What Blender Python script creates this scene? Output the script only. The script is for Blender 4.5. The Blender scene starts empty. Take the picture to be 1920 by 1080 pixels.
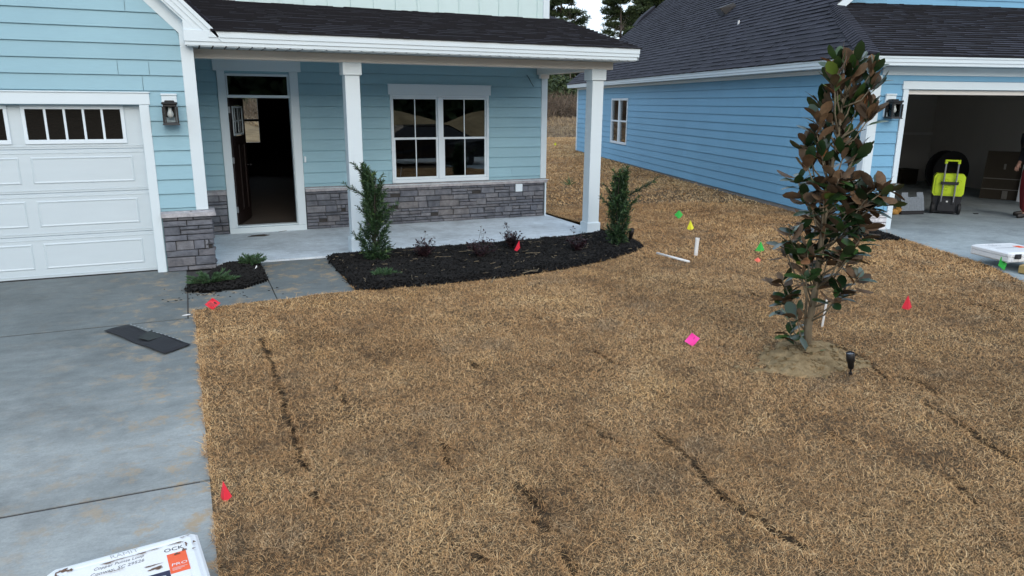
import bpy, math, random
import numpy as np
from mathutils import Vector, Matrix
random.seed(7); rng = np.random.default_rng(11)
R = math.radians
scene = bpy.context.scene
col = scene.collection

# ------------------------------------------------------------------ camera
CAM = np.array([-.1632, -10.0851, 2.1278]); FPX = 1364.88
_p, _y, _r = R(-14.2787), R(23.6999), R(.4412)
FW = np.array([math.sin(_y)*math.cos(_p), math.cos(_y)*math.cos(_p), math.sin(_p)])
RT = np.array([math.cos(_y), -math.sin(_y), 0.]); UP = np.cross(RT, FW)
RT, UP = RT*math.cos(_r)+UP*math.sin(_r), UP*math.cos(_r)-RT*math.sin(_r)
cd = bpy.data.cameras.new('camera'); cam = bpy.data.objects.new('camera', cd); col.objects.link(cam)
cd.sensor_width = 36; cd.lens = 36*FPX/1920; cd.clip_start = .05; cd.clip_end = 600
cam.matrix_world = Matrix(((RT[0], UP[0], -FW[0], CAM[0]), (RT[1], UP[1], -FW[1], CAM[1]), (RT[2], UP[2], -FW[2], CAM[2]), (0, 0, 0, 1)))
scene.camera = cam
scene.view_settings.view_transform = 'Standard'; scene.view_settings.look = 'None'
scene.view_settings.gamma = 1; scene.view_settings.exposure = 0.48
# ------------------------------------------------------------------ sky and sun
SUN_EL, SUN_AZ = 23, 184      # azimuth clockwise from +Y: behind the camera, a little to the left
w = bpy.data.worlds.new('World'); scene.world = w; w.use_nodes = True
wt = w.node_tree; wt.nodes.clear()
wo = wt.nodes.new('ShaderNodeOutputWorld'); bg1 = wt.nodes.new('ShaderNodeBackground'); bg2 = wt.nodes.new('ShaderNodeBackground')
sky = wt.nodes.new('ShaderNodeTexSky'); sky.sky_type = 'NISHITA'; sky.sun_disc = False
sky.sun_elevation = R(SUN_EL); sky.sun_rotation = R(SUN_AZ); sky.dust_density = 3; sky.air_density = 1
wt.links.new(sky.outputs[0], bg1.inputs[0]); bg1.inputs[1].default_value = .06
tc = wt.nodes.new('ShaderNodeTexCoord'); nz = wt.nodes.new('ShaderNodeTexNoise'); nz.inputs['Scale'].default_value = 2.2; nz.inputs['Detail'].default_value = 5
cr = wt.nodes.new('ShaderNodeValToRGB'); cr.color_ramp.elements[0].position = .35; cr.color_ramp.elements[1].position = .7
cr.color_ramp.elements[0].color = (.56, .69, .88, 1); cr.color_ramp.elements[1].color = (.80, .88, .95, 1)
wt.links.new(tc.outputs['Generated'], nz.inputs['Vector']); wt.links.new(nz.outputs[0], cr.inputs[0]); wt.links.new(cr.outputs[0], bg2.inputs[0])
bg2.inputs[1].default_value = .98
ad = wt.nodes.new('ShaderNodeAddShader')
wt.links.new(bg1.outputs[0], ad.inputs[0]); wt.links.new(bg2.outputs[0], ad.inputs[1]); wt.links.new(ad.outputs[0], wo.inputs[0])
sl = bpy.data.lights.new('sun', 'SUN'); sl.energy = .4; sl.angle = R(30); sl.color = (1, .97, .93)
so = bpy.data.objects.new('sun', sl); col.objects.link(so)
_d = Vector((math.sin(R(SUN_AZ))*math.cos(R(SUN_EL)), math.cos(R(SUN_AZ))*math.cos(R(SUN_EL)), math.sin(R(SUN_EL))))
so.rotation_euler = _d.to_track_quat('Z', 'Y').to_euler(); so.location = (0, -20, 30)
scene.cycles.max_bounces = 8; scene.cycles.transparent_max_bounces = 12

# ------------------------------------------------------------------ helpers
def tag(o, label=None, cat=None, group=None, kind=None):
    if label: o['label'] = label
    if cat: o['category'] = cat
    if group: o['group'] = group
    if kind: o['kind'] = kind
    return o
def empty(name, loc=(0, 0, 0), rz=0, label=None, cat=None, group=None):
    o = bpy.data.objects.new(name, None); col.objects.link(o); o.location = loc; o.rotation_euler = (0, 0, rz); o.empty_display_size = .2
    return tag(o, label, cat, group)
def link(name, me, mats, parent=None, loc=None, rz=None):
    o = bpy.data.objects.new(name, me); col.objects.link(o)
    for m in (mats if isinstance(mats, (list, tuple)) else [mats]): me.materials.append(m)
    if parent: o.parent = parent
    if loc is not None: o.location = loc
    if rz is not None: o.rotation_euler = (0, 0, rz)
    return o
class MB:
    def __init__(s): s.v = []; s.f = []; s.m = []; s.cur = 0
    def add(s, vs, fs):
        b = len(s.v); s.v += [tuple(map(float, q)) for q in vs]
        s.f += [tuple(i+b for i in q) for q in fs]; s.m += [s.cur]*len(fs)
        return s
    def hexa(s, q):     # 8 corners: bottom 0-3 counter-clockwise seen from above, top 4-7
        return s.add(q, [(3, 2, 1, 0), (4, 5, 6, 7), (0, 1, 5, 4), (1, 2, 6, 5), (2, 3, 7, 6), (3, 0, 4, 7)])
    def box(s, x0, x1, y0, y1, z0, z1):
        return s.hexa([(x0, y0, z0), (x1, y0, z0), (x1, y1, z0), (x0, y1, z0), (x0, y0, z1), (x1, y0, z1), (x1, y1, z1), (x0, y1, z1)])
    def bev(s, x0, x1, y0, y1, z0, z1, b=.004):      # box with chamfered edges
        X = (x0, x0+b, x1-b, x1); Y = (y0, y0+b, y1-b, y1); Z = (z0, z0+b, z1-b, z1)
        vs = []; idx = {}
        for i in (0, 1):
            for j in (0, 1):
                for k in (0, 1):
                    xi, yi, zi = (X[1], X[2])[i], (Y[1], Y[2])[j], (Z[1], Z[2])[k]
                    idx[i, j, k, 'x'] = len(vs); vs.append(((x0, x1)[i], yi, zi))
                    idx[i, j, k, 'y'] = len(vs); vs.append((xi, (y0, y1)[j], zi))
                    idx[i, j, k, 'z'] = len(vs); vs.append((xi, yi, (z0, z1)[k]))
        g = lambda i, j, k, a: idx[i, j, k, a]
        fs = []
        for e in (0, 1):
            q = [(0, 0), (1, 0), (1, 1), (0, 1)]
            fs.append([g(e, a, b_, 'x') for a, b_ in (q if e else q[::-1])])
            fs.append([g(a, e, b_, 'y') for a, b_ in (q[::-1] if e else q)])
            fs.append([g(a, b_, e, 'z') for a, b_ in (q if e else q[::-1])])
        for a in (0, 1):
            for c in (0, 1):
                f = [g(0, a, c, 'y'), g(1, a, c, 'y'), g(1, a, c, 'z'), g(0, a, c, 'z')]; fs.append(f if a == c else f[::-1])
                f = [g(a, 0, c, 'x'), g(a, 1, c, 'x'), g(a, 1, c, 'z'), g(a, 0, c, 'z')]; fs.append(f[::-1] if a == c else f)
                f = [g(a, c, 0, 'x'), g(a, c, 1, 'x'), g(a, c, 1, 'y'), g(a, c, 0, 'y')]; fs.append(f if a == c else f[::-1])
                for k in (0, 1):
                    f = [g(a, c, k, 'x'), g(a, c, k, 'y'), g(a, c, k, 'z')]; fs.append(f if (a+c+k) % 2 else f[::-1])
        return s.add(vs, fs)
    def prism(s, poly, ext):
        n = len(poly); ext = np.array(ext, float); p = [np.array(q, float) for q in poly]
        vs = p+[q+ext for q in p]
        return s.add(vs, [tuple(range(n))[::-1], tuple(range(n, 2*n))]+[(i, (i+1) % n, n+(i+1) % n, n+i) for i in range(n)])
    def tube(s, pts, rad, n=8, cap=True):
        pts = [np.array(q, float) for q in pts]; rad = rad if isinstance(rad, (list, tuple)) else [rad]*len(pts)
        vs = []; prev = None
        for i, q in enumerate(pts):
            t = pts[min(i+1, len(pts)-1)]-pts[max(i-1, 0)]; t = t/(np.linalg.norm(t)+1e-9)
            a = prev if prev is not None else (np.array([1., 0, 0]) if abs(t[0]) < .8 else np.array([0, 1., 0]))
            a = a-t*(a@t); a /= np.linalg.norm(a)+1e-9; prev = a; b = np.cross(t, a)
            for k in range(n):
                th = 2*math.pi*k/n; vs.append(q+rad[i]*(a*math.cos(th)+b*math.sin(th)))
        fs = []
        for i in range(len(pts)-1):
            for k in range(n):
                fs.append((i*n+k, i*n+(k+1) % n, (i+1)*n+(k+1) % n, (i+1)*n+k))
        if cap: fs += [tuple(range(n))[::-1], tuple((len(pts)-1)*n+k for k in range(n))]
        return s.add(vs, fs)
    def lathe(s, c, axis, prof, n=20):
        c = np.array(c, float); ax = np.array(axis, float); ax /= np.linalg.norm(ax)
        a = np.array([1., 0, 0]) if abs(ax[0]) < .8 else np.array([0, 1., 0]); a = a-ax*(a@ax); a /= np.linalg.norm(a); b = np.cross(ax, a)
        vs = []
        for rr, h in prof:
            for k in range(n): th = 2*math.pi*k/n; vs.append(c+ax*h+rr*(a*math.cos(th)+b*math.sin(th)))
        m = len(prof); fs = [(i*n+k, i*n+(k+1) % n, (i+1)*n+(k+1) % n, (i+1)*n+k) for i in range(m-1) for k in range(n)]
        fs += [tuple(range(n))[::-1], tuple((m-1)*n+k for k in range(n))]
        return s.add(vs, fs)
    def build(s, name, mats, parent=None, smooth=False, loc=None, rz=None):
        me = bpy.data.meshes.new(name); me.from_pydata(s.v, [], s.f)
        if s.m and max(s.m) > 0: me.polygons.foreach_set('material_index', s.m)
        if smooth: me.polygons.foreach_set('use_smooth', [True]*len(me.polygons))
        me.update()
        return link(name, me, mats, parent, loc, rz)
def fast_mesh(name, V, F, attr=None):
    """V (n,3); F list of (k,m) index arrays"""
    me = bpy.data.meshes.new(name); me.vertices.add(len(V)); me.vertices.foreach_set('co', np.ascontiguousarray(V, dtype=np.float32).ravel())
    li = np.concatenate([f.ravel() for f in F]); tot = np.concatenate([np.full(len(f), f.shape[1]) for f in F])
    me.loops.add(len(li)); me.loops.foreach_set('vertex_index', li.astype(np.int32))
    me.polygons.add(len(tot)); me.polygons.foreach_set('loop_start', np.concatenate([[0], np.cumsum(tot)[:-1]]).astype(np.int32))
    me.polygons.foreach_set('loop_total', tot.astype(np.int32))
    if attr is not None:
        a = me.attributes.new('tone', 'FLOAT', 'POINT'); a.data.foreach_set('value', attr.astype(np.float32))
    me.update(calc_edges=True); return me
def unit(a): return a/(np.linalg.norm(a, axis=-1, keepdims=True)+1e-9)
def blades(name, P, D, S, L, W, bend, tone=None):
    """curved tapering strips: base P, direction D, side S, length L, width W, bend vector"""
    L = np.broadcast_to(L, len(P))[:, None]; W = np.broadcast_to(W, len(P))[:, None]
    M = P+D*L*.55+bend*L*.25; T = P+D*L+bend*L
    V = np.stack([P-S*W*.5, P+S*W*.5, M-S*W*.42, M+S*W*.42, T], 1).reshape(-1, 3)
    b = (np.arange(len(P))*5)[:, None]
    return fast_mesh(name, V, [b+np.array([[0, 1, 3, 2]]), b+np.array([[2, 3, 4]])], None if tone is None else np.repeat(tone, 5))
def leafs(name, P, D, S, N, L, W, fold=.12, curl=.1, tone=None):
    """oval folded leaves, 8 points each; N = upper-face normal"""
    L = np.broadcast_to(L, len(P))[:, None]; W = np.broadcast_to(W, len(P))[:, None]
    def pt(t, sx, h): return P+D*L*t+S*W*sx+N*(W*h)
    V = np.stack([pt(0, 0, 0), pt(.28, -.36, fold), pt(.28, 0, 0), pt(.28, .36, fold), pt(.62, -.50, fold-curl), pt(.62, 0, -curl*.6), pt(.62, .50, fold-curl), pt(.88, -.32, -curl*1.6), pt(.88, 0, -curl*2), pt(.88, .32, -curl*1.6), pt(1, 0, -curl*3.4)], 1).reshape(-1, 3)
    b = (np.arange(len(P))*11)[:, None]
    me = fast_mesh(name, V, [b+np.array([[0, 2, 1]]), b+np.array([[0, 3, 2]]), b+np.array([[1, 2, 5, 4]]), b+np.array([[2, 3, 6, 5]]), b+np.array([[4, 5, 8, 7]]), b+np.array([[5, 6, 9, 8]]), b+np.array([[7, 8, 10]]), b+np.array([[8, 9, 10]])], None if tone is None else np.repeat(tone, 11))
    me.polygons.foreach_set('use_smooth', np.ones(len(me.polygons), bool)); return me
def vnoise(x, y, seed=0):
    xi = np.floor(x).astype(np.int64); yi = np.floor(y).astype(np.int64); fx = x-xi; fy = y-yi
    fx = fx*fx*(3-2*fx); fy = fy*fy*(3-2*fy)
    def h(a, b):
        n = (a*374761393+b*668265263+seed*982451653) & 0xffffffff; n = ((n ^ (n >> 13))*1274126177) & 0xffffffff
        return ((n ^ (n >> 16)) & 0xffff)/65535.
    return (h(xi, yi)*(1-fx)+h(xi+1, yi)*fx)*(1-fy)+(h(xi, yi+1)*(1-fx)+h(xi+1, yi+1)*fx)*fy
def fbm(x, y, seed=0, o=3): return sum(vnoise(x*2**k, y*2**k, seed+k)*.5**k for k in range(o))/(2-2**(1-o))

# ------------------------------------------------------------------ materials
def nt(name):
    m = bpy.data.materials.new(name); m.use_nodes = True; t = m.node_tree; b = t.nodes['Principled BSDF']
    return m, t, b
def N(t, kind, **kw):
    n = t.nodes.new('ShaderNode'+kind)
    for k, v in kw.items():
        if k in n.inputs: n.inputs[k].default_value = v
        else: setattr(n, k, v)
    return n
def ramp(t, fac, stops):
    r = t.nodes.new('ShaderNodeValToRGB'); e = r.color_ramp.elements
    while len(e) < len(stops): e.new(.5)
    for i, (p, c) in enumerate(stops): e[i].position = p; e[i].color = (*c, 1) if len(c) == 3 else c
    t.links.new(fac, r.inputs[0]); return r.outputs[0]
def mix(t, a, b, fac, mode='MIX'):
    m = t.nodes.new('ShaderNodeMix'); m.data_type = 'RGBA'; m.blend_type = mode
    for s, v in ((m.inputs[0], fac), (m.inputs[6], a), (m.inputs[7], b)):
        if hasattr(v, 'is_output'): t.links.new(v, s)
        elif isinstance(v, (int, float)): s.default_value = v
        else: s.default_value = (*v, 1)
    return m.outputs[2]
def coords(t, scale=(1, 1, 1), kind='Object'):
    c = N(t, 'TexCoord'); mp = N(t, 'Mapping'); mp.inputs['Scale'].default_value = scale
    t.links.new(c.outputs[kind], mp.inputs[0]); return mp.outputs[0]
def noise(t, vec, scale, detail=4, rough=.55):
    n = N(t, 'TexNoise', Scale=scale, Detail=detail, Roughness=rough); t.links.new(vec, n.inputs['Vector']); return n.outputs[0]
def bump(t, b, h, strength, dist=.01):
    n = N(t, 'Bump', Strength=strength, Distance=dist); t.links.new(h, n.inputs['Height']); t.links.new(n.outputs[0], b.inputs['Normal'])
def island(t):
    return N(t, 'NewGeometry').outputs['Random Per Island']
def simple(name, c, rough=.5, var=.12, sc=6, bsc=60, bs=.1, met=0., isl=0., stretch=(1, 1, 1), spec=.5):
    m, t, b = nt(name); v = coords(t, stretch)
    base = mix(t, tuple(x*(1-var) for x in c), tuple(min(1, x*(1+var)) for x in c), noise(t, v, sc))
    if isl: base = mix(t, base, ramp(t, island(t), [(0, (1-isl,)*3), (1, (1+isl*.4,)*3)]), 1., 'MULTIPLY')
    t.links.new(base, b.inputs['Base Color']); b.inputs['Roughness'].default_value = rough; b.inputs['Metallic'].default_value = met
    b.inputs['Specular IOR Level'].default_value = spec
    if bs: bump(t, b, noise(t, v, bsc, 5), bs)
    return m
def siding_mat(name, c, var=.07):
    m, t, b = nt(name); v = coords(t, (1, 1, 9))
    base = mix(t, tuple(x*(1-var) for x in c), tuple(x*(1+var) for x in c), noise(t, v, 7, 6))
    base = mix(t, base, ramp(t, noise(t, coords(t), .7, 3), [(.3, (.93, .94, .95)), (.7, (1.05, 1.04, 1.03))]), 1., 'MULTIPLY')
    base = mix(t, base, ramp(t, island(t), [(0, (.96,)*3), (1, (1.03,)*3)]), 1., 'MULTIPLY')
    t.links.new(base, b.inputs['Base Color']); b.inputs['Roughness'].default_value = .62
    bump(t, b, noise(t, v, 28, 6, .7), .25, .004); return m
M = {}
M['mint'] = siding_mat('pale_blue_siding_paint', (.275, .465, .548))
M['mint_board'] = simple('pale_mint_board_paint', (.56, .70, .70), .6, .05, 4)
M['blue'] = siding_mat('sky_blue_siding_paint', (.165, .385, .57))
M['trim'] = simple('white_trim_paint', (.64, .735, .785), .45, .03, 3, 90, .05)
M['vinyl'] = simple('white_vinyl', (.70, .79, .85), .35, .02, 3, 90, .02)
M['garage_white'] = simple('white_garage_door_paint', (.55, .635, .68), .42, .04, 2.2, 160, .12, stretch=(1, 1, 6))
M['beam'] = simple('primed_beam_paint', (.68, .65, .60), .6, .05, 3, 80, .05)
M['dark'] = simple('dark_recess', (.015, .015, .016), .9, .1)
M['mortar'] = simple('dark_mortar', (.045, .043, .042), .95, .2, 20)
M['black_metal'] = simple('black_painted_metal', (.005, .005, .006), .5, .1, 20, 80, .05)
M['interior'] = simple('unlit_interior_board', (.045, .042, .04), .9, .15, 3)  # far darker than real drywall: the indoor gloom is put into the colour
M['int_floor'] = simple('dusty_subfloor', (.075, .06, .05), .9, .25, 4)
M['drywall'] = simple('taped_drywall', (.52, .49, .45), .9, .08, 2, stretch=(1, 1, .3))
M['brown_door'] = simple('dark_stained_door', (.014, .007, .006), .45, .3, 9, 40, .1, stretch=(6, 6, .6))
M['chrome'] = simple('satin_nickel', (.5, .5, .5), .3, .05, 20, met=1.)
M['bulb'] = simple('frosted_bulb', (.8, .8, .8), .3, .02)
M['paper'] = simple('white_paper', (.75, .75, .74), .8, .06, 20)
M['rubber'] = simple('black_rubber', (.014, .014, .015), .6, .2, 20)
M['conc_raw'] = simple('foundation_concrete', (.26, .25, .24), .9, .2, 5, 60, .4)
def stone_mat(name, stops):
    m, t, b = nt(name); v = coords(t)
    base = ramp(t, island(t), stops)
    base = mix(t, base, ramp(t, noise(t, v, 9, 8, .7), [(.3, (.55, .55, .57)), (.7, (1.35, 1.32, 1.3))]), 1., 'MULTIPLY')
    t.links.new(base, b.inputs['Base Color']); b.inputs['Roughness'].default_value = .9
    bump(t, b, noise(t, coords(t, (1, 1, 2.4)), 26, 8, .7), .8, .012); return m
M['stone'] = stone_mat('grey_ledge_stone', [(0, (.095, .105, .125)), (.25, (.165, .178, .205)), (.5, (.125, .137, .165)), (.72, (.195, .204, .224)), (.88, (.145, .150, .168)), (1, (.178, .176, .182))])
M['stone_cap'] = stone_mat('grey_cap_stone', [(0, (.34, .34, .36)), (1, (.40, .40, .42))])
M['white_stone'] = stone_mat('whitewashed_stone', [(0, (.6, .6, .62)), (1, (.72, .72, .74))])
def shingle_mat():
    m, t, b = nt('charcoal_shingles'); v = coords(t)
    base = ramp(t, island(t), [(0, (.010, .011, .016)), (.3, (.020, .021, .031)), (.6, (.015, .016, .024)), (.85, (.029, .030, .042)), (1, (.022, .023, .034))])
    base = mix(t, base, ramp(t, noise(t, v, 140, 3, .8), [(.35, (.5,)*3), (.72, (1.9, 1.9, 2.0))]), 1., 'MULTIPLY')
    base = mix(t, base, ramp(t, noise(t, v, .8, 4), [(.3, (.85,)*3), (.7, (1.15,)*3)]), 1., 'MULTIPLY')
    t.links.new(base, b.inputs['Base Color']); b.inputs['Roughness'].default_value = .88; b.inputs['Specular IOR Level'].default_value = .35
    bump(t, b, noise(t, v, 160, 3), .5, .004); return m
M['shingle'] = shingle_mat(); M['lip_shade'] = simple('shingle_lip_shade', (.011, .011, .015), .95, .3, 20); ROOF = [M['shingle'], M['lip_shade']]  # cut edges made near black, painting in the shadow line under each course
def glass(name, tint=(.55, .6, .6), refl=1.0, ior=2.0):
    m, t, b = nt(name); t.nodes.remove(b)
    fr = N(t, 'Fresnel', IOR=ior); tr = N(t, 'BsdfTransparent'); tr.inputs[0].default_value = (*tint, 1)
    gl = N(t, 'BsdfGlossy'); gl.inputs['Roughness'].default_value = .01; gl.inputs[0].default_value = (refl,)*3+(1,)
    mx = N(t, 'MixShader'); t.links.new(fr.outputs[0], mx.inputs[0]); t.links.new(tr.outputs[0], mx.inputs[1]); t.links.new(gl.outputs[0], mx.inputs[2])
    t.links.new(mx.outputs[0], t.nodes['Material Output'].inputs[0]); return m
M['glass'] = glass('window_glass', (.45, .5, .5)); M['lamp_glass'] = glass('clear_lamp_glass', (.9, .92, .92), ior=1.35)
M['plastic_clear'] = simple('scuffed_clear_plastic', (.15, .18, .21), .3, .35, 30, 60, .1)
def concrete(name, c, stain=1.0, warm=True, damp=False):
    m, t, b = nt(name); v = coords(t)
    base = ramp(t, noise(t, v, 1.3, 8, .65), [(.28, tuple(x*.66 for x in c)), (.5, c), (.75, tuple(x*1.24 for x in c))])
    base = mix(t, base, ramp(t, noise(t, coords(t, (1, 1.5, 1)), 7, 8, .75), [(.3, (.82,)*3), (.7, (1.14,)*3)]), 1., 'MULTIPLY')
    base = mix(t, base, ramp(t, noise(t, coords(t, (5, 90, 1)), 2.5, 3, .6), [(.3, (.92,)*3), (.7, (1.06,)*3)]), 1., 'MULTIPLY')
    base = mix(t, base, ramp(t, noise(t, v, 60, 4, .8), [(.3, (.86,)*3), (.7, (1.1,)*3)]), 1., 'MULTIPLY')
    dk = ramp(t, noise(t, coords(t, (1, 1.6, 1)), 2.1, 6, .75), [(.56, (0,)*3), (.72, (stain,)*3)])
    base = mix(t, base, tuple(x*.42 for x in c), dk)
    if damp:      # darker damp concrete nearer the house, fading out in blotches
        sp = N(t, 'SeparateXYZ'); t.links.new(v, sp.inputs[0]); yr = N(t, 'MapRange'); t.links.new(sp.outputs[1], yr.inputs[0]); yr.inputs[1].default_value = -6.5; yr.inputs[2].default_value = -2.2; yr.inputs[3].default_value = -.18; yr.inputs[4].default_value = .55
        am = N(t, 'Math', operation='ADD'); t.links.new(yr.outputs[0], am.inputs[0]); t.links.new(noise(t, coords(t, (.7, 1.3, 1)), 1.1, 7, .68), am.inputs[1])
        base = mix(t, base, mix(t, base, (.50, .53, .54), 1., 'MULTIPLY'), ramp(t, am.outputs[0], [(.42, (0,)*3), (.95, (1,)*3)]))
    if warm:      # clay dragged over the slab by the turf crew, heaviest along the lawn side
        sp = N(t, 'SeparateXYZ'); t.links.new(v, sp.inputs[0])
        edge = N(t, 'MapRange'); t.links.new(sp.outputs[0], edge.inputs[0])
        edge.inputs[1].default_value = -1.5; edge.inputs[2].default_value = -.28; edge.inputs[3].default_value = .1; edge.inputs[4].default_value = 1
        sn = ramp(t, noise(t, v, 4.2, 9, .76), [(.52, (0,)*3), (.62, (.8,)*3)])
        mu = N(t, 'Math', operation='MULTIPLY'); t.links.new(sn, mu.inputs[0]); t.links.new(edge.outputs[0], mu.inputs[1])
        base = mix(t, base, (.36, .26, .15), mu.outputs[0])
    t.links.new(base, b.inputs['Base Color']); b.inputs['Roughness'].default_value = .8
    bump(t, b, noise(t, v, 45, 8, .75), .35, .006); return m
M['concrete'] = concrete('weathered_concrete', (.295, .315, .308), .45, damp=True)
M['porch_concrete'] = concrete('porch_concrete', (.60, .67, .72), .3, False)
M['new_concrete'] = concrete('new_concrete', (.32, .37, .385), .3, False)
def soil_mat(name, a, bcol, sc=14):
    m, t, b = nt(name); v = coords(t)
    base = ramp(t, noise(t, v, sc, 8, .7), [(.3, a), (.7, bcol)])
    base = mix(t, base, ramp(t, noise(t, v, .9, 4), [(.3, (.75,)*3), (.7, (1.2,)*3)]), 1., 'MULTIPLY')
    da = N(t, 'Attribute'); da.attribute_name = 'damp'; base = mix(t, base, (.018, .013, .009), da.outputs['Fac'])
    t.links.new(base, b.inputs['Base Color']); b.inputs['Roughness'].default_value = 1; b.inputs['Specular IOR Level'].default_value = .1
    bump(t, b, noise(t, v, sc*4, 8, .8), 1., .02); return m
M['soil'] = soil_mat('turf_soil', (.055, .04, .026), (.20, .14, .085), 30)
M['field'] = soil_mat('dry_field', (.13, .09, .05), (.29, .21, .12), 1.2)
M['sand'] = soil_mat('yellow_sand', (.19, .135, .07), (.43, .325, .185), 12)
M['mulch'] = soil_mat('black_mulch', (.003, .0028, .0026), (.010, .009, .0085), 30)
M['chip'] = simple('black_bark_chip', (.0075, .0066, .006), .9, .5, 20, isl=.6)
M['straw'] = simple('pale_straw', (.24, .19, .12), .8, .25, 20, isl=.4)
def tone_mat(name, stops, rough=.7, sub=0., spec=.3, patch=None):
    m, t, b = nt(name); a = N(t, 'Attribute'); a.attribute_name = 'tone'
    base = ramp(t, a.outputs['Fac'], stops)
    if patch:
        v = coords(t); base = mix(t, base, ramp(t, noise(t, v, 1.1, 5, .6), patch), 1., 'MULTIPLY')
    t.links.new(base, b.inputs['Base Color']); b.inputs['Roughness'].default_value = rough; b.inputs['Specular IOR Level'].default_value = spec
    return m
M['grass'] = tone_mat('dormant_grass', [(0, (.075, .046, .024)), (.25, (.25, .148, .072)), (.5, (.50, .308, .148)), (.75, (.63, .42, .21)), (1, (.73, .55, .32))], .75, spec=.2, patch=[(.3, (.74, .76, .84)), (.44, (.98, .90, .82)), (.54, (1.04, 1.0, .96)), (.68, (1.18, 1.12, 1.0))])
M['brush'] = tone_mat('dead_brush', [(0, (.09, .07, .055)), (.5, (.2, .155, .115)), (1, (.40, .30, .17))], .9, spec=.1)
M['needle'] = tone_mat('pine_needles', [(0, (.012, .022, .010)), (.5, (.03, .052, .020)), (1, (.075, .10, .035))], .7)
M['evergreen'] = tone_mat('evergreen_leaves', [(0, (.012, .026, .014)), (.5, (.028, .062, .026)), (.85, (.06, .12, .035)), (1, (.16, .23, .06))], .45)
M['juniper'] = tone_mat('juniper_sprays', [(0, (.022, .05, .028)), (.6, (.06, .125, .055)), (1, (.13, .21, .10))], .6)
M['burgundy'] = tone_mat('burgundy_leaves', [(0, (.013, .006, .009)), (.7, (.032, .012, .017)), (1, (.085, .035, .038))], .5)
M['bark'] = simple('brown_bark', (.055, .045, .038), .95, .4, 12, 40, .6, stretch=(1, 1, .3))
M['grey_bark'] = simple('grey_green_bark', (.16, .13, .085), .85, .3, 20, 60, .4, stretch=(1, 1, .3))
def magnolia_mat():
    m, t, b = nt('magnolia_leaf'); a = N(t, 'Attribute'); a.attribute_name = 'tone'
    top = ramp(t, a.outputs['Fac'], [(0, (.008, .022, .009)), (.55, (.018, .045, .014)), (.85, (.045, .095, .022)), (1, (.15, .22, .04))])
    und = ramp(t, a.outputs['Fac'], [(0, (.055, .036, .020)), (.5, (.135, .080, .042)), (.8, (.19, .115, .06)), (1, (.26, .10, .03))])
    v = coords(t); und = mix(t, und, ramp(t, noise(t, v, 30, 4), [(.3, (.7,)*3), (.7, (1.2,)*3)]), 1., 'MULTIPLY')
    g = N(t, 'NewGeometry'); t.links.new(mix(t, top, und, g.outputs['Backfacing']), b.inputs['Base Color'])
    rg = N(t, 'MapRange'); t.links.new(g.outputs['Backfacing'], rg.inputs[0]); rg.inputs[3].default_value = .3; rg.inputs[4].default_value = .75
    t.links.new(rg.outputs[0], b.inputs['Roughness']); return m
M['magnolia'] = magnolia_mat()
def flagmat(name, c): return simple(name, c, .5, .06, 10, 30, .05)
M['red'] = flagmat('red_flag_vinyl', (.72, .015, .04)); M['pink'] = flagmat('neon_pink_vinyl', (.95, .05, .40)); M['green'] = flagmat('green_flag_vinyl', (.02, .42, .05))
M['yellow'] = flagmat('yellow_flag_vinyl', (.78, .76, .03)); M['orange'] = flagmat('orange_flag_vinyl', (.85, .16, .10))
M['lime'] = simple('lime_plastic', (.52, .68, .012), .4, .06, 8); M['alu'] = simple('grey_aluminium', (.30, .31, .33), .4, .06, 8, met=.5)
M['black_plastic'] = simple('black_plastic', (.014, .014, .017), .5, .2, 10)
M['case_white'] = simple('scuffed_white_plastic', (.74, .76, .77), .4, .05, 5)
M['label_orange'] = simple('orange_print', (.80, .11, .03), .5, .1, 14); M['label_navy'] = simple('navy_print', (.012, .014, .05), .5, .1, 14)
M['ink'] = simple('black_ink', (.015, .015, .02), .6, .2, 40); M['pencil'] = simple('grey_marker', (.14, .14, .15), .7, .4, 40); M['faded'] = simple('faded_marker', (.42, .42, .42), .7, .2, 40)
M['dirt_smear'] = simple('dried_mud', (.13, .075, .05), .95, .5, 40, 80, .4)
M['timber'] = simple('treated_timber', (.36, .25, .09), .8, .25, 5, 30, .3, stretch=(.3, 4, 4))
M['pvc'] = simple('white_pvc', (.78, .78, .76), .4, .04)
M['roofing_felt'] = simple('black_roofing_felt', (.009, .010, .014), .75, .35, 8, 60, .3)
M['felt_scrap'] = simple('greenish_felt_scrap', (.020, .026, .025), .8, .25, 18)
M['cardboard'] = simple('dark_panel_board', (.05, .038, .024), .9, .2, 4); M['yellow_cloth'] = simple('tan_leather_glove', (.42, .22, .05), .8, .3, 12, 30, .4)
M['denim_red'] = simple('dark_red_work_trousers', (.19, .012, .018), .9, .25, 14, 40, .5); M['black_cloth'] = simple('black_jacket_cloth', (.010, .010, .012), .9, .2, 14, 40, .4)
M['skin'] = simple('skin', (.42, .22, .15), .6, .08, 20); M['leather'] = simple('black_boot_leather', (.015, .012, .011), .5, .3, 20, 50, .3); M['hair'] = simple('dark_hair', (.02, .015, .01), .7, .2, 60)
M['car_paint'] = simple('black_car_paint', (.012, .013, .016), .15, .05, 3, 10, 0); M['asphalt'] = simple('asphalt', (.05, .05, .052), .9, .25, 8, 90, .4)

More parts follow.
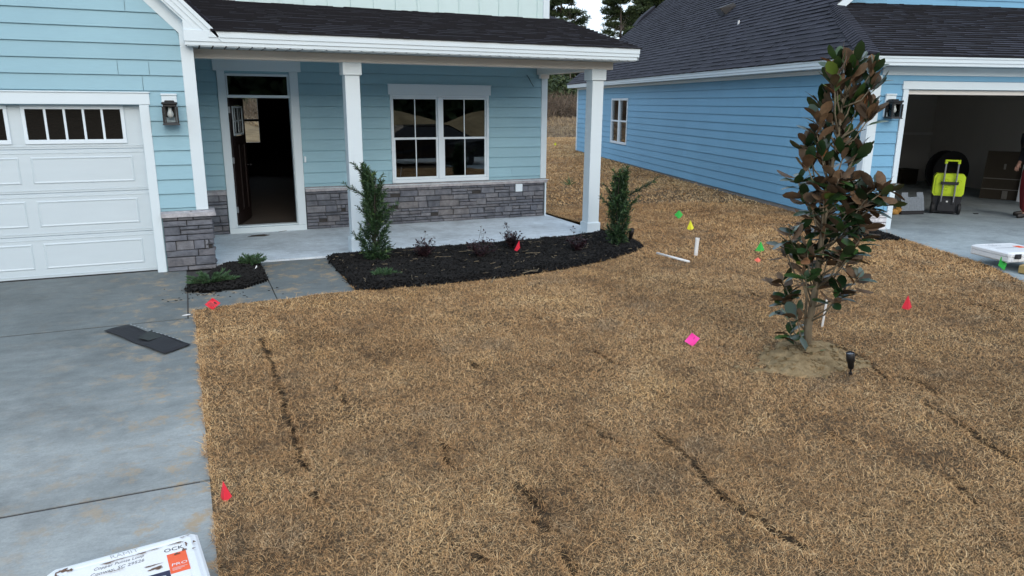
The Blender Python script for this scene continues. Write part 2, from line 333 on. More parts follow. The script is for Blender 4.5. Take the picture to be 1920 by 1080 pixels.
# ------------------------------------------------------------------ ground shape and the right-hand house's axes
TH = R(-14.5481); RX, RY = 9.4468, -1.7648
def to_local(x, y):
    dx, dy = np.asarray(x)-RX, np.asarray(y)-RY
    return dx*math.cos(TH)+dy*math.sin(TH), -dx*math.sin(TH)+dy*math.cos(TH)
def to_world(u, d): return RX+u*math.cos(TH)-d*math.sin(TH), RY+u*math.sin(TH)+d*math.cos(TH)
def sstep(t): t = np.clip(t, 0, 1); return t*t*(3-2*t)
def H(x, y):
    u, d = to_local(x, y)
    side = sstep((u+5.5)/5.2)
    fr = np.clip((d+9)/8.8, .25, 1)
    back = .2+.07*np.clip(d/14, 0, 1.)
    h = side*back*fr
    y = np.asarray(y, float)
    return h+.2*sstep((y-13)/12)*(1-side)
def ray(px, py): return FW+RT*(px-960)/FPX-UP*(py-540)/FPX
def G(px, py, off=0.):
    d = ray(px, py); z = 0.
    for _ in range(12):
        p = CAM+d*((z+off-CAM[2])/d[2]); z = float(H(p[0], p[1]))
    return np.array([p[0], p[1], z+off])
def GZ(px, py, z): d = ray(px, py); return CAM+d*((z-CAM[2])/d[2])

# big ground sheet to the horizon
def grid(name, xs, ys, zf, mat, kind='structure', keep=None):
    X, Y = np.meshgrid(xs, ys); Z = zf(X, Y); V = np.stack([X, Y, Z], -1).reshape(-1, 3); nx = len(xs)
    i, j = np.meshgrid(np.arange(len(xs)-1), np.arange(len(ys)-1)); b = (j*nx+i).ravel()
    F = np.stack([b, b+1, b+nx+1, b+nx], 1)
    if keep is not None:
        cx = (X[:-1, :-1]+X[1:, 1:]).ravel()/2; cy = (Y[:-1, :-1]+Y[1:, 1:]).ravel()/2; F = F[keep(cx, cy)]
    used = np.unique(F); re = np.zeros(len(V), int); re[used] = np.arange(len(used))
    me = fast_mesh(name, V[used], [re[F]]); me.polygons.foreach_set('use_smooth', np.ones(len(me.polygons), bool))
    return tag(link(name, me, mat), kind=kind)
xs = np.concatenate([np.linspace(-400, -40, 10), np.arange(-30, 90, 1.), np.linspace(100, 400, 12)])
ys = np.concatenate([np.linspace(-300, -60, 8), np.arange(-50, 110, 1.), np.linspace(125, 450, 12)])
def field_z(x, y):
    bank = sstep((y-27)/6)*(.1+.35*vnoise(x*.35, y*.35, 3)+.12*vnoise(x*1.1, y*1.1, 4))
    low = np.where((y < 24) & (y > -14) & (x > -9) & (x < 30), -.16, -.08)
    return H(x, y)+low+bank
tag(grid('ground', xs, ys, field_z, M['field']), None)
def slab(name, poly, zt, thick, mat, parent=None, kind='structure'):
    b = MB(); b.prism([(x, y, zt-thick) for x, y in poly], (0, 0, thick)); o = b.build(name, mat, parent); return tag(o, kind=kind) if kind else o
# left driveway: three pours with open joints, dark base under them
slab('driveway_base', [(-7, -9.6), (-.28, -9.6), (-.28, -.1), (-7, -.1)], -.005, .1, M['mortar'])
for y0, y1 in ((-2.336, .1), (-5.890, -2.366), (-9.6, -5.914)):
    ex = lambda y: -.332 if y > -2.35 else -.215+min(max((-y-2)*.009, 0), .05)
    slab('driveway', [(-7, y0), (ex(y0) if y0 < -2.4 else -.332, y0), (ex(y1), y1), (-7, y1)], 0, .1, M['concrete'])
slab('walkway_base', [(-.33, -2.0), (1.43, -1.9), (1.44, .1), (-.33, .1)], -.014, .1, M['mortar'])
slab('walkway', [(-.318, -2.35), (.578, -2.30), (.578, -.8), (.57, -.55), (-.318, -.55)], -.002, .1, M['concrete'])
slab('walkway', [(.590, -2.30), (1.46, -2.25), (1.46, .132), (.590, .132)], -.002, .1, M['concrete'])
slab('porch_floor', [(-.02, .145), (3.25, .145), (3.25, 2.6), (-.02, 2.6)], .02, .2, M['porch_concrete'])
slab('porch_floor', [(3.256, .145), (6.12, .145), (6.12, 2.6), (3.256, 2.6)], .02, .2, M['porch_concrete'])
b = MB(); b.box(-.331, -.319, -2.25, -1.2, -.01, .003)
tag(b.build('expansion_joint', M['mortar']), kind='structure')
# right driveway, following the ground, and the road behind the camera
def rgrid(name, us, ds, zf, mat):
    U, D = np.meshgrid(us, ds); X, Y = to_world(U, D); Z = zf(X, Y, U, D); V = np.stack([X, Y, Z], -1).reshape(-1, 3); nx = len(us)
    i, j = np.meshgrid(np.arange(len(us)-1), np.arange(len(ds)-1)); q = (j*nx+i).ravel()
    return tag(link(name, fast_mesh(name, V, [np.stack([q, q+1, q+nx+1, q+nx], 1)]), mat), kind='structure')
def dedge(d): return .24-.42*sstep((-d-2.2)/1.8)
U0 = np.linspace(0, 1, 30); D0 = np.linspace(-11, -.012, 45)
def rd(name, d0, d1, n, mat, zoff=.012):
    D = np.linspace(d0, d1, n); UU = np.array([dedge(d)+(5.9-dedge(d))*U0 for d in D]); DD = np.repeat(D[:, None], len(U0), 1)
    X, Y = to_world(UU, DD); Z = H(X, Y)+zoff; V = np.stack([X, Y, Z], -1).reshape(-1, 3); nx = len(U0)
    i, j = np.meshgrid(np.arange(nx-1), np.arange(n-1)); q = (j*nx+i).ravel()
    # skirt
    Vs = V.reshape(n, nx, 3)[:, 0] - np.array([0, 0, .1]); V2 = np.concatenate([V, Vs]); jj = np.arange(n-1); sk = np.stack([jj*nx, (jj+1)*nx, len(V)+jj+1, len(V)+jj], 1)
    return tag(link(name, fast_mesh(name, V2, [np.stack([q, q+1, q+nx+1, q+nx], 1), sk]), mat), kind='structure')
rd('driveway', -11, -3.2, 30, M['new_concrete']); rd('driveway', -3.19, -.012, 20, M['new_concrete'])
b = MB(); b.box(-60, 60, -19, -13.5, -.25, -.02); tag(b.build('road', M['asphalt']), kind='structure')

# ------------------------------------------------------------------ wall builders
def siding(b, mp, s0, s1, z0, z1, zref, e=.178, holes=(), lim=None, joints=True, out=.024, seed=0):
    """lapped boards; mp(s, n, z) places a point, n = outward from the wall"""
    rr = random.Random(seed); k0 = math.floor((z0-zref)/e); z = zref+k0*e
    while z < z1-1e-6:
        js = sorted(rr.uniform(s0, s1) for _ in range(int((s1-s0)/2.6+rr.random()))) if joints else []
        cuts = sorted({max(z, z0), min(z+e, z1), *[h[i] for h in holes for i in (2, 3) if max(z, z0) < h[i] < min(z+e, z1)]})
        for za, zb in zip(cuts[:-1], cuts[1:]):
            if zb-za < 1e-4: continue
            segs = [(s0, s1)]
            for h in holes:
                if h[2] < (za+zb)/2 < h[3]:
                    segs = [q for a, c in segs for q in ((a, min(c, h[0])), (max(a, h[1]), c)) if q[1]-q[0] > 1e-3]
            for j in js: segs = [q for a, c in segs for q in (((a, j-.0035), (j+.0035, c)) if a+.05 < j < c-.05 else ((a, c),))]
            top = abs(zb-min(z+e, z1)) < 1e-6 and z+e < z1-1e-3
            if top: zb -= .013
            na, nb = out*(1-(za-z)/e*.7), out*(1-(zb-z)/e*.7)
            for a, c in segs:
                a0, a1, c0, c1 = a, a, c, c
                if lim:
                    la, lb = lim(za), lim(zb); a0, a1, c0, c1 = max(a, la[0]), max(a, lb[0]), min(c, la[1]), min(c, lb[1])
                    if c0 <= a0: continue
                    c1 = max(c1, a1+1e-4)
                v = [mp(a0, na, za), mp(c0, na, za), mp(c1, nb, zb), mp(a1, nb, zb), mp(a0, 0, za), mp(c0, 0, za)]
                v += [mp(a1, 0, zb), mp(c1, 0, zb)]; b.add(v, [(0, 1, 2, 3), (4, 5, 1, 0), (3, 2, 7, 6)])
        z += e
def stonework(b, mp, s0, s1, z0, z1, seed=0, holes=()):
    rr = random.Random(seed)
    def stone(a, c, z, zt):
        for h in holes:
            if a < h[1] and c > h[0] and z < h[3] and zt > h[2]:
                if h[0]-a > .05: stone(a, h[0]-.003, z, zt)
                if c-h[1] > .05: stone(h[1]+.003, c, z, zt)
                return
        n = rr.uniform(.030, .058); g = .0038; ch = rr.uniform(.006, .012); j = lambda: rr.uniform(-.004, .004)
        a += g; c -= g; z += g; zt -= g
        if c-a < .03 or zt-z < .02: return
        v = [mp(a, 0, z), mp(c, 0, z), mp(c, 0, zt), mp(a, 0, zt), mp(a+j()*.5, n-ch, z+abs(j())*.5), mp(c+j()*.5, n-ch, z+abs(j())*.5), mp(c+j()*.5, n-ch, zt-abs(j())*.5), mp(a+j()*.5, n-ch, zt-abs(j())*.5),
             mp(a+ch+j(), n+j(), z+ch*.8), mp(c-ch+j(), n+j(), z+ch*.8), mp(c-ch+j(), n+j(), zt-ch*.8), mp(a+ch+j(), n+j(), zt-ch*.8), mp((a+c)/2+j()*5, n+rr.uniform(-.003, .008), (z+zt)/2)]
        b.add(v, [(0, 1, 5, 4), (1, 2, 6, 5), (2, 3, 7, 6), (3, 0, 4, 7), (4, 5, 9, 8), (5, 6, 10, 9), (6, 7, 11, 10), (7, 4, 8, 11), (8, 9, 12), (9, 10, 12), (10, 11, 12), (11, 8, 12)])
    z = z0
    while z < z1-.03:
        hgt = rr.choice([.05, .06, .075, .09, .11, .12]); zt = min(z+hgt, z1)
        if z1-zt < .04: zt = z1
        s = s0
        while s < s1-.02:
            L = rr.uniform(.12, .40); e = min(s+L, s1)
            if s1-e < .1: e = s1
            if zt-z > .095 and rr.random() < .3:
                zm = z+(zt-z)*rr.uniform(.4, .6); mid = s+(e-s)*rr.uniform(.35, .65)
                stone(s, e if rr.random() < .5 else mid, z, zm); stone(s, e, zm, zt) if rr.random() < .6 else (stone(s, mid, zm, zt), stone(mid, e, zm, zt))
                if b: pass
            else: stone(s, e, z, zt)
            s = e
        z = zt
def wallbox(b, mp, s0, s1, z0, z1, n0, n1, holes=()):
    """solid wall between depths n0..n1 with openings"""
    S = sorted({s0, s1, *[min(max(h[i], s0), s1) for h in holes for i in (0, 1)]}); Z = sorted({z0, z1, *[min(max(h[i], z0), z1) for h in holes for i in (2, 3)]})
    for a, c in zip(S[:-1], S[1:]):
        run = None
        for za, zb in list(zip(Z[:-1], Z[1:]))+[(None, None)]:
            hole = za is None or any(h[0] < (a+c)/2 < h[1] and h[2] < (za+zb)/2 < h[3] for h in holes)
            if not hole: run = (run[0] if run else za, zb)
            if hole and run:
                p, q = run; v = [mp(a, n0, p), mp(c, n0, p), mp(c, n1, p), mp(a, n1, p), mp(a, n0, q), mp(c, n0, q), mp(c, n1, q), mp(a, n1, q)]
                b.hexa(v); run = None
def shingles(b, P0, ax, up, W, S, lim=None, e=.14, seed=0):
    rr = random.Random(seed); P0, ax, up = (np.array(q, float) for q in (P0, ax, up)); nrm = np.cross(ax, up); nrm /= np.linalg.norm(nrm)
    n = int(math.ceil(S/e))
    for i in range(n):
        s = i*e; s1 = min(s+e*1.06, S); lo, hi = lim(s+e*.5) if lim else (0, W)
        x = lo-rr.uniform(0, .2)
        while x < hi:
            wd = rr.choice([.09, .14, .18, .26, .33]); a, c = max(x, lo), min(x+wd, hi); x += wd
            if c-a < .004: continue
            h = .018+rr.choice([0, .0, .006, .009])+rr.uniform(0, .003)
            d0 = rr.uniform(-.004, .004)
            q = [P0+ax*a+up*(s+d0)+nrm*h, P0+ax*c+up*(s+d0)+nrm*h, P0+ax*c+up*s1+nrm*.002, P0+ax*a+up*s1+nrm*.002, P0+ax*a+up*(s+d0), P0+ax*c+up*(s+d0)]
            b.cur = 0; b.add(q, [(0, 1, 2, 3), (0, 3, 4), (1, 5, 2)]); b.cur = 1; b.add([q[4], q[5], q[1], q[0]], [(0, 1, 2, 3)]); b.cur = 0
F_ = lambda Y: (lambda s, n, z: (s, Y-n, z))          # wall facing -Y

# ------------------------------------------------------------------ left house (its own axes are the world's)
HL = empty('house', (0, 0, 0), 0, 'pale blue house with covered porch, stone base and open brown front door', 'house')
# garage front
b = MB(); m0 = F_(0.)
GD = (-5.66, -.66, 0, 2.07)
glim = lambda z: (max(-6.12, -6.14+(z-2.765)+.15) if z > 2.765 else -6.1, min(-.0, 2.765-z+.0) if z > 2.60 else 0.)
wallbox(b, lambda s, n, z: (s, n, z), -6.14, -.0, 0, 2.76, 0.0, .12, [GD])
b.prism([(-6.14, 0.0, 2.76), (0, 0.0, 2.76), (-3.07, 0.0, 5.83)], (0, .12, 0))
siding(b, m0, -6.0, -.13, .775, 5.7, 2.4156-.178*20, .178, [(-5.76, -.56, -1, 2.22)], lambda z: ((-6.0, -.13) if z < 2.9 else (-6.14+(z-2.765), 2.765-z)), seed=3)
b.build('garage_wall', M['mint'], HL)
b = MB()
b.bev(-.145, 0, -.026, -.001, .775, 2.755); b.bev(-.022, .0, -.001, .12, .775, 2.64, .003)
b.bev(-6.14, -6.0, -.026, -.001, .775, 2.755)
for sx, x0 in ((1, 0), (-1, -6.14)):                       # rake frieze boards
    f = lambda x, z: (x if sx > 0 else -6.14-x, -.024, z)
    q = [f(-.145, 2.755), f(-.145, 2.91), f(-3.07, 5.835), f(-3.07, 6.05), f(-.08, 3.06), f(-.0, 2.98), f(0, 2.755)]
    b.prism(q, (0, .022, 0))
b.build('trim_board', M['trim'], HL)
# rake fascia, soffit and cornice return
b = MB()
for sx in (1, -1):
    f = lambda x, y, z: (x if sx > 0 else -6.14-x, y, z)
    def band(lo, hi, y0, y1):
        b.prism([f(lo-2.82, y0, 2.82), f(hi-2.95, y0, 2.95), f(-3.07, y0, hi+3.07), f(-3.07, y0, lo+3.07)], (0, y1-y0, 0))
    band(2.985, 3.065, -.20, -.18); band(3.065, 3.14, -.212, -.18); band(3.14, 3.20, -.226, -.18)
    b.prism([f(-.02, -.18, 2.975), f(.09, -.18, 2.905), f(-3.07, -.18, 6.05), f(-3.07, -.18, 5.99)], (0, .178, 0))
b.prism([(-.092, -.197, 2.80), (.2, -.197, 2.80), (-.0925, -.197, 3.075)], (0, .17, 0))
b.build('rake_board', M['trim'], HL)
b = MB()
g0 = MB(); up = np.array([-1, 0, 1])/math.sqrt(2)
b.prism([(.17, -.22, 3.035), (.20, -.22, 3.05), (-3.07, -.22, 6.32), (-3.07, -.22, 6.27)], (0, 8., 0))
b.prism([(-6.36, -.22, 2.985), (-3.07, -.22, 6.27), (-3.07, -.22, 6.32), (-6.39, -.22, 3.0)], (0, 8., 0))
shingles(b, (.20, -.235, 3.035), (0, 1, 0), up, 2.8, 4.5, seed=5)
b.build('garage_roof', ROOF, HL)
# garage door
b = MB(); b.bev(-.662, -.556, -.03, .11, 0, 2.07); b.bev(-5.764, -5.658, -.03, .11, 0, 2.07); b.bev(-5.79, -.54, -.034, .11, 2.072, 2.205); b.bev(-5.80, -.53, -.045, -.0, 2.206, 2.222, .003)
b.build('garage_trim', M['trim'], HL)
gd = MB(); PX = [(-1.88-1.19*k, -.80-1.19*k) for k in range(4)]
for k in range(4):
    z0, z1 = .012+.514*k, .012+.514*(k+1)-.004
    gd.bev(-5.657, -.663, .095, .135, z0, z1, .005)
    for zz in (z0+.035, z1-.04): gd.bev(-5.65, -.67, .0905, .095, zz-.008, zz+.008, .003)
    if k < 3:
        for a, c in PX:   # raised panels
            pa, pc, za, zb = a, c, z0+.11, z1-.085
            gd.add([(pa, .0945, za), (pc, .0945, za), (pc, .0945, zb), (pa, .0945, zb), (pa+.014, .086, za+.014), (pc-.014, .086, za+.014), (pc-.014, .086, zb-.014), (pa+.014, .086, zb-.014), (pa+.03, .092, za+.03), (pc-.03, .092, za+.03), (pc-.03, .092, zb-.03), (pa+.03, .092, zb-.03)],
                   [(0, 1, 5, 4), (1, 2, 6, 5), (2, 3, 7, 6), (3, 0, 4, 7), (4, 5, 9, 8), (5, 6, 10, 9), (6, 7, 11, 10), (7, 4, 8, 11), (8, 9, 10, 11)])
gdo = gd.build('garage_door', M['garage_white'], HL)
for a, c in PX:
    wf = MB(); x0, x1 = a+.02, c-.08; za, zb = 1.645, 2.035
    wf.bev(x0-.04, x1+.04, .078, .096, za-.03, za+.02); wf.bev(x0-.04, x1+.04, .078, .096, zb-.02, zb+.03); wf.bev(x0-.04, x0, .078, .096, za+.02, zb-.02); wf.bev(x1, x1+.04, .078, .096, za+.02, zb-.02)
    for k in range(1, 5): xx = x0+(x1-x0)*k/5; wf.bev(xx-.013, xx+.013, .080, .095, za+.02, zb-.02, .003)
    wo_ = wf.build('window_frame', M['vinyl'], gdo)
    g = MB(); g.box(x0, x1, .088, .0935, za+.02, zb-.02); g.build('pane', simple('dark_garage_glass', (.012, .011, .010), .08, .1), gdo) if 'gp' not in M else g.build('pane', M['gp'], gdo)
    M.setdefault('gp', bpy.data.materials['dark_garage_glass'])
b = MB(); b.box(-5.65, -.67, .09, .13, -.001, .012); b.build('bottom_seal', M['rubber'], HL)
# stone pier by the garage
b = MB(); stonework(b, F_(-.004), -.545, .035, .0, .70, 21); stonework(b, lambda s, n, z: (.0+n-.01, s, z), .03, .145, 0, .7, 22)
b.cur = 1; b.box(-.545, .0, -.012, -.001, 0, .7); b.build('stone_base', [M['stone'], M['mortar']], HL)
b = MB(); b.hexa([(-.553, -.085, .70), (.082, -.085, .70), (.082, .14, .70), (-.553, .14, .70), (-.553, -.078, .748), (.074, -.078, .748), (.074, .14, .775), (-.553, .14, .775)])
b.hexa([(-.553, -.078, .7485), (.074, -.078, .7485), (.03, -.028, .7485), (-.553, -.028, .7485), (-.553, -.078, .7495), (.074, -.078, .7495), (.03, -.027, .772), (-.553, -.027, .772)])
b.build('stone_cap', M['stone_cap'], HL)
# porch wall
YW = 2.52; mW = F_(YW); DR = (.45, 1.42, .11, 2.53); WN = (3.09, 4.85, .78, 2.22)
b = MB(); wallbox(b, lambda s, n, z: (s, YW+n, z), -.0, 6.05, 0, 4.4, .0, .12, [DR, WN])
b.prism([(0, YW, 4.4), (6.05, YW, 4.4), (3.02, YW, 7.0)], (0, .12, 0))
siding(b, mW, .01, 5.94, .735, 2.80, .79, .18, [(.33, 1.56, -1, 2.77), (3.06, 4.88, .5, 2.25), (3.03, 4.91, 2.25, 2.41)], seed=9)
b.build('porch_wall', M['mint'], HL)
b = MB(); b.bev(5.93, 6.05, YW-.028, YW-.001, .735, 2.64); b.bev(6.03, 6.051, YW-.001, YW+.12, .3, 2.9, .003)
b.build('trim_board', M['trim'], HL)
b = MB()
stonework(b, mW, .0, .325, .02, .66, 31); stonework(b, mW, 1.565, 6.0, .02, .66, 32, holes=[(5.395, 5.545, .50, .655)])
b.cur = 1; b.box(0, .33, YW-.012, YW-.001, .02, .66); b.box(1.56, 6.02, YW-.012, YW-.001, .02, .66); b.build('stone_base', [M['stone'], M['mortar']], HL)
for a, c in ((0, .33), (1.56, 6.06)):
    b = MB(); n = max(1, int((c-a)/.9))
    for k in range(n):
        p, q = a+(c-a)*k/n+.001, a+(c-a)*(k+1)/n-.001
        b.hexa([(p, YW-.075, .66), (q, YW-.075, .66), (q, YW, .66), (p, YW, .66), (p, YW-.072, .708), (q, YW-.072, .708), (q, YW, .735), (p, YW, .735)])
    b.build('stone_cap', M['stone_cap'], HL)
b = MB(); b.box(6.021, 6.05, YW-.05, YW+.1, .02, .66); b.box(1.56, 6.09, YW-.080, YW-.0745, .7085, .716); b.build('corner_strip', M['trim'], HL)
b = MB(); b.bev(5.40, 5.54, YW-.075, YW-.02, .505, .65, .006); b.build('outlet_cover', M['vinyl'], HL)
b = MB(); b.bev(1.575, 1.61, YW-.03, YW-.01, 1.14, 1.24, .006); b.build('doorbell', M['vinyl'], HL)
b = MB(); b.tube([(5.62, YW-.03, 2.62), (5.66, YW-.06, 2.55), (5.68, YW-.07, 2.5), (5.75, YW-.05, 2.42)], .005, 6); b.build('loose_cable', M['rubber'], HL)
# upper board and batten wall
b = MB(); b.box(0.01, 5.95, YW-.012, YW-.001, 3.55, 4.4)
for k in range(16): x = .25+.372*k; b.bev(x-.02, x+.02, YW-.032, YW-.012, 3.60, 4.4, .003)
b.build('batten_siding', M['mint_board'], HL)
b = MB(); b.bev(5.93, 6.055, YW-.036, YW-.0, 3.58, 4.45); b.build('trim_board', M['trim'], HL)
# main roof and remaining shell (seen only from other places)
b = MB(); b.prism([(-.3, YW-.3, 4.25), (3.02, YW-.3, 7.1), (3.02, YW-.3, 7.22), (-.4, YW-.3, 4.3)], (0, 10.2, 0)); b.prism([(6.35, YW-.3, 4.25), (6.45, YW-.3, 4.3), (3.02, YW-.3, 7.22), (3.02, YW-.3, 7.1)], (0, 10.2, 0))
b.build('main_roof', M['shingle'], HL)
BW = (1.05, 1.75, .95, 2.25)
b = MB(); b.box(5.93, 6.05, YW+.12, 12, 0, 4.4); wallbox(b, lambda s, n, z: (s, 12+n, z), -6.14, 6.05, 0, 4.4, 0, .12, [BW]); b.box(-6.14, -6.02, .12, 12, 0, 2.8); b.box(-.12, 0, .12, YW, 0, 2.8)
b.build('side_wall', M['mint'], HL)
# interior shell
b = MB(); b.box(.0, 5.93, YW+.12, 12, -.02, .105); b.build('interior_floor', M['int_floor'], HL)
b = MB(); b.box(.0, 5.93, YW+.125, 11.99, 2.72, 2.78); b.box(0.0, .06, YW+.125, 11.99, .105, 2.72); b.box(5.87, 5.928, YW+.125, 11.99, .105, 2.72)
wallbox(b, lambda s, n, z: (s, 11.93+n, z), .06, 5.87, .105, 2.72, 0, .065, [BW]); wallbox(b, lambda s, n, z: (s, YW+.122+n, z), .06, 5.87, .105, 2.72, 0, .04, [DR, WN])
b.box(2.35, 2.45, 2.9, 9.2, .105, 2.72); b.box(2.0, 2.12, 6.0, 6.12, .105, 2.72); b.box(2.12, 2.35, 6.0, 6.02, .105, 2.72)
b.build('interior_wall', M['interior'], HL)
b = MB()
for a, c, za, zb in ((BW[0], BW[0]+.04, BW[2], BW[3]), (BW[1]-.04, BW[1], BW[2], BW[3]), (BW[0]+.04, BW[1]-.04, BW[2], BW[2]+.04), (BW[0]+.04, BW[1]-.04, BW[3]-.04, BW[3]), (BW[0]+.04, BW[1]-.04, 1.57, 1.63)): b.bev(a, c, 11.95, 12.05, za, zb)
wb = b.build('window', M['black_metal'], HL); g = MB(); g.box(BW[0]+.04, BW[1]-.04, 12.0, 12.005, BW[2]+.04, BW[3]-.04); g.build('pane', M['lamp_glass'], wb)
# door frame, transom, leaf
b = MB()
b.bev(.335, .45, YW-.035, YW+.0, .11, 2.579); b.bev(1.42, 1.553, YW-.035, YW+.0, .11, 2.579); b.bev(.285, 1.605, YW-.042, YW+.0, 2.58, 2.755)
b.bev(.3345, 1.5535, YW-.045, YW+.0, .015, .109); b.bev(.44, .462, YW+.001, YW+.13, .111, 2.53, .003); b.bev(1.408, 1.43, YW+.001, YW+.13, .111, 2.53, .003); b.bev(.463, 1.407, YW-.015, YW+.13, 2.172, 2.215); b.bev(.463, 1.407, YW-.012, YW+.1, 2.505, 2.54); b.bev(.463, 1.407, YW+.02, YW+.15, .106, .13, .003)
for a, c in ((.465, .485), (1.385, 1.405)): b.bev(a, c, YW-.008, YW+.03, 2.216, 2.504, .003)
dfo = b.build('door_frame', M['trim'], HL)
g = MB(); g.box(.486, 1.384, YW+.01, YW+.015, 2.216, 2.504); g.build('transom_pane', M['glass'], dfo)
ang = R(73); LW = .92
leaf = MB(); leaf.bev(0, .13, -.022, .022, 0, 2.03); leaf.bev(LW-.13, LW, -.022, .022, 0, 2.03)
for za, zb in ((0, .2), (1.28, 1.42), (1.92, 2.03)): leaf.bev(.131, LW-.131, -.022, .022, za, zb)
leaf.bev(.44, .48, -.02, .02, .201, 1.279); leaf.box(.131, .439, -.008, .008, .2, 1.28); leaf.box(.481, LW-.131, -.008, .008, .2, 1.28)
lo = leaf.build('front_door', M['brown_door'], HL, loc=(.472, YW+.135, .135), rz=ang)
lt = MB()
for s in (-1, 1):
    y0, y1 = (-.032, -.014) if s < 0 else (.014, .032)
    lt.bev(.14, LW-.14, y0, y1, 1.44, 1.47); lt.bev(.14, LW-.14, y0, y1, 1.875, 1.905); lt.bev(.14, .165, y0, y1, 1.471, 1.874); lt.bev(LW-.165, LW-.14, y0, y1, 1.471, 1.874)
for x in (.36, .56): lt.box(x-.008, x+.008, -.01, .01, 1.471, 1.874)
lt.box(.166, LW-.166, -.009, .009, 1.66, 1.68)
lto = lt.build('door_light_frame', M['trim'], lo); g = MB(); g.box(.166, LW-.166, -.003, .003, 1.471, 1.659); g.box(.166, LW-.166, -.003, .003, 1.681, 1.874); g.build('pane', M['glass'], lo)
h = MB(); h.lathe((LW-.06, -.022, .92), (0, -1, 0), [(.03, 0), (.03, .008), (.012, .01), (.012, .04), (.028, .05), (.028, .075), (.01, .085)], 16); h.lathe((LW-.06, .022, .92), (0, 1, 0), [(.03, 0), (.03, .008), (.012, .01), (.012, .04), (.028, .05), (.028, .075), (.01, .085)], 16); h.build('handle', M['black_metal'], lo, True)
for z in (.2, 1.0, 1.8): h = MB(); h.bev(-.012, .012, -.03, .0, z, z+.1, .003); h.build('hinge', M['chrome'], lo)
# porch window
b = MB(); x0, x1, z0, z1 = 3.063, 4.875, .742, 2.248
b.bev(x0, 3.10, YW-.03, YW+.06, z0, z1); b.bev(4.835, x1, YW-.03, YW+.06, z0, z1); b.bev(3.101, 4.834, YW-.03, YW+.06, 2.212, z1); b.bev(3.101, 4.834, YW-.036, YW+.06, z0, .80); b.bev(3.912, 4.0, YW-.03, YW+.06, .801, 2.211)
b.bev(3.03, 4.908, YW-.04, YW-.001, 2.25, 2.41); b.bev(3.02, 4.918, YW-.05, YW-.001, 2.411, 2.425, .003)
wo_ = b.build('window', M['vinyl'], HL)
for a, c in ((3.101, 3.911), (4.001, 4.834)):
    s = MB(); zb = 1.50
    for (za, zc, yo) in ((.801, 1.525, .012), (1.485, 2.211, .035)):
        y0, y1 = YW-.022+yo, YW+yo+.01; wd = .035 if yo < .02 else .022
        s.bev(a, a+wd, y0, y1, za, zc); s.bev(c-wd, c, y0, y1, za, zc); s.bev(a+wd+.0005, c-wd-.0005, y0, y1, za, za+.04); s.bev(a+wd+.0005, c-wd-.0005, y0, y1, zc-.035, zc)
        xm = (a+c)/2; yg = YW+(.001 if yo < .02 else .024); s.box(xm-.008, xm+.008, yg-.004, yg, za+.041, zc-.036)
    s.build('sash', M['vinyl'], wo_)
    g = MB(); g.box(a+.03, c-.03, YW+.005, YW+.009, .84, 1.487); g.box(a+.02, c-.02, YW+.028, YW+.032, 1.525, 2.178); g.build('pane', M['glass'], wo_)
# porch beam, ceiling, posts, roof
b = MB(); b.bev(.001, 6.075, .235, .44, 2.642, 2.754); b.bev(5.82, 6.03, .445, YW-.03, 2.63, 2.74); b.box(5.86, 6.03, YW-.12, YW-.031, 2.56, 2.63); b.build('beam', M['beam'], HL)
b = MB(); b.box(.0, 6.2, .442, YW, 2.742, 2.76)
for k in range(42): b.box(-.07+.15*k, .06+.15*k, -.19, .42, 2.757, 2.764)
b.box(6.08, 6.26, -.18, YW+.2, 2.765, 2.785)
b.build('soffit', M['trim'], HL)
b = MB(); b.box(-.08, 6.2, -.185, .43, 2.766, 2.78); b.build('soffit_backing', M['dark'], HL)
for X in (1.8709, 5.7245):
    p = MB(); s = .1995; y0 = .2492
    p.bev(X, X+s, y0, y0+s, .22, 2.48, .003); p.bev(X-.022, X+s+.022, y0-.022, y0+s+.022, .02, .222, .004); p.bev(X-.028, X+s+.028, y0-.028, y0+s+.028, 2.478, 2.642, .004)
    p.add([(X-.022, y0-.022, .2222), (X+s+.022, y0-.022, .2222), (X+s+.022, y0+s+.022, .2222), (X-.022, y0+s+.022, .2222), (X-.001, y0-.001, .236), (X+s+.001, y0-.001, .236), (X+s+.001, y0+s+.001, .236), (X-.001, y0+s+.001, .236)], [(0, 1, 5, 4), (1, 2, 6, 5), (2, 3, 7, 6), (3, 0, 4, 7)])
    p.build('post', M['trim'], HL)
b = MB(); b.bev(-.092, 6.255, -.2, -.18, 2.766, 2.94, .003); b.bev(-.095, 6.26, -.214, -.2, 2.81, 2.94, .003); b.bev(.18, 6.262, -.226, -.214, 2.86, 2.942, .003)
b.prism([(6.235, -.2, 2.77), (6.235, -.2, 2.942), (6.235, 2.7, 3.652), (6.235, 2.7, 3.48)], (.022, 0, 0))
b.build('fascia', M['trim'], HL)
b = MB(); sl = math.hypot(1, .245); upv = np.array([0, 1, .245])/sl
b.prism([(-.0, -.2, 2.935), (-.0, 2.52, 3.601), (-.0, 2.52, 3.55), (-.0, -.2, 2.89)], (6.25, 0, 0))
shingles(b, (-.15, -.245, 2.934), (1, 0, 0), upv, 6.45, 2.80, seed=12, lim=lambda s: (max(.0, .42-s*.97-.0), 6.435))
b.prism([(6.06, 2.5, 3.59), (6.27, 2.5, 3.59), (6.27, 3.2, 3.76), (6.06, 3.2, 3.76)], (0, 0, .03))
b.build('porch_roof', ROOF, HL)

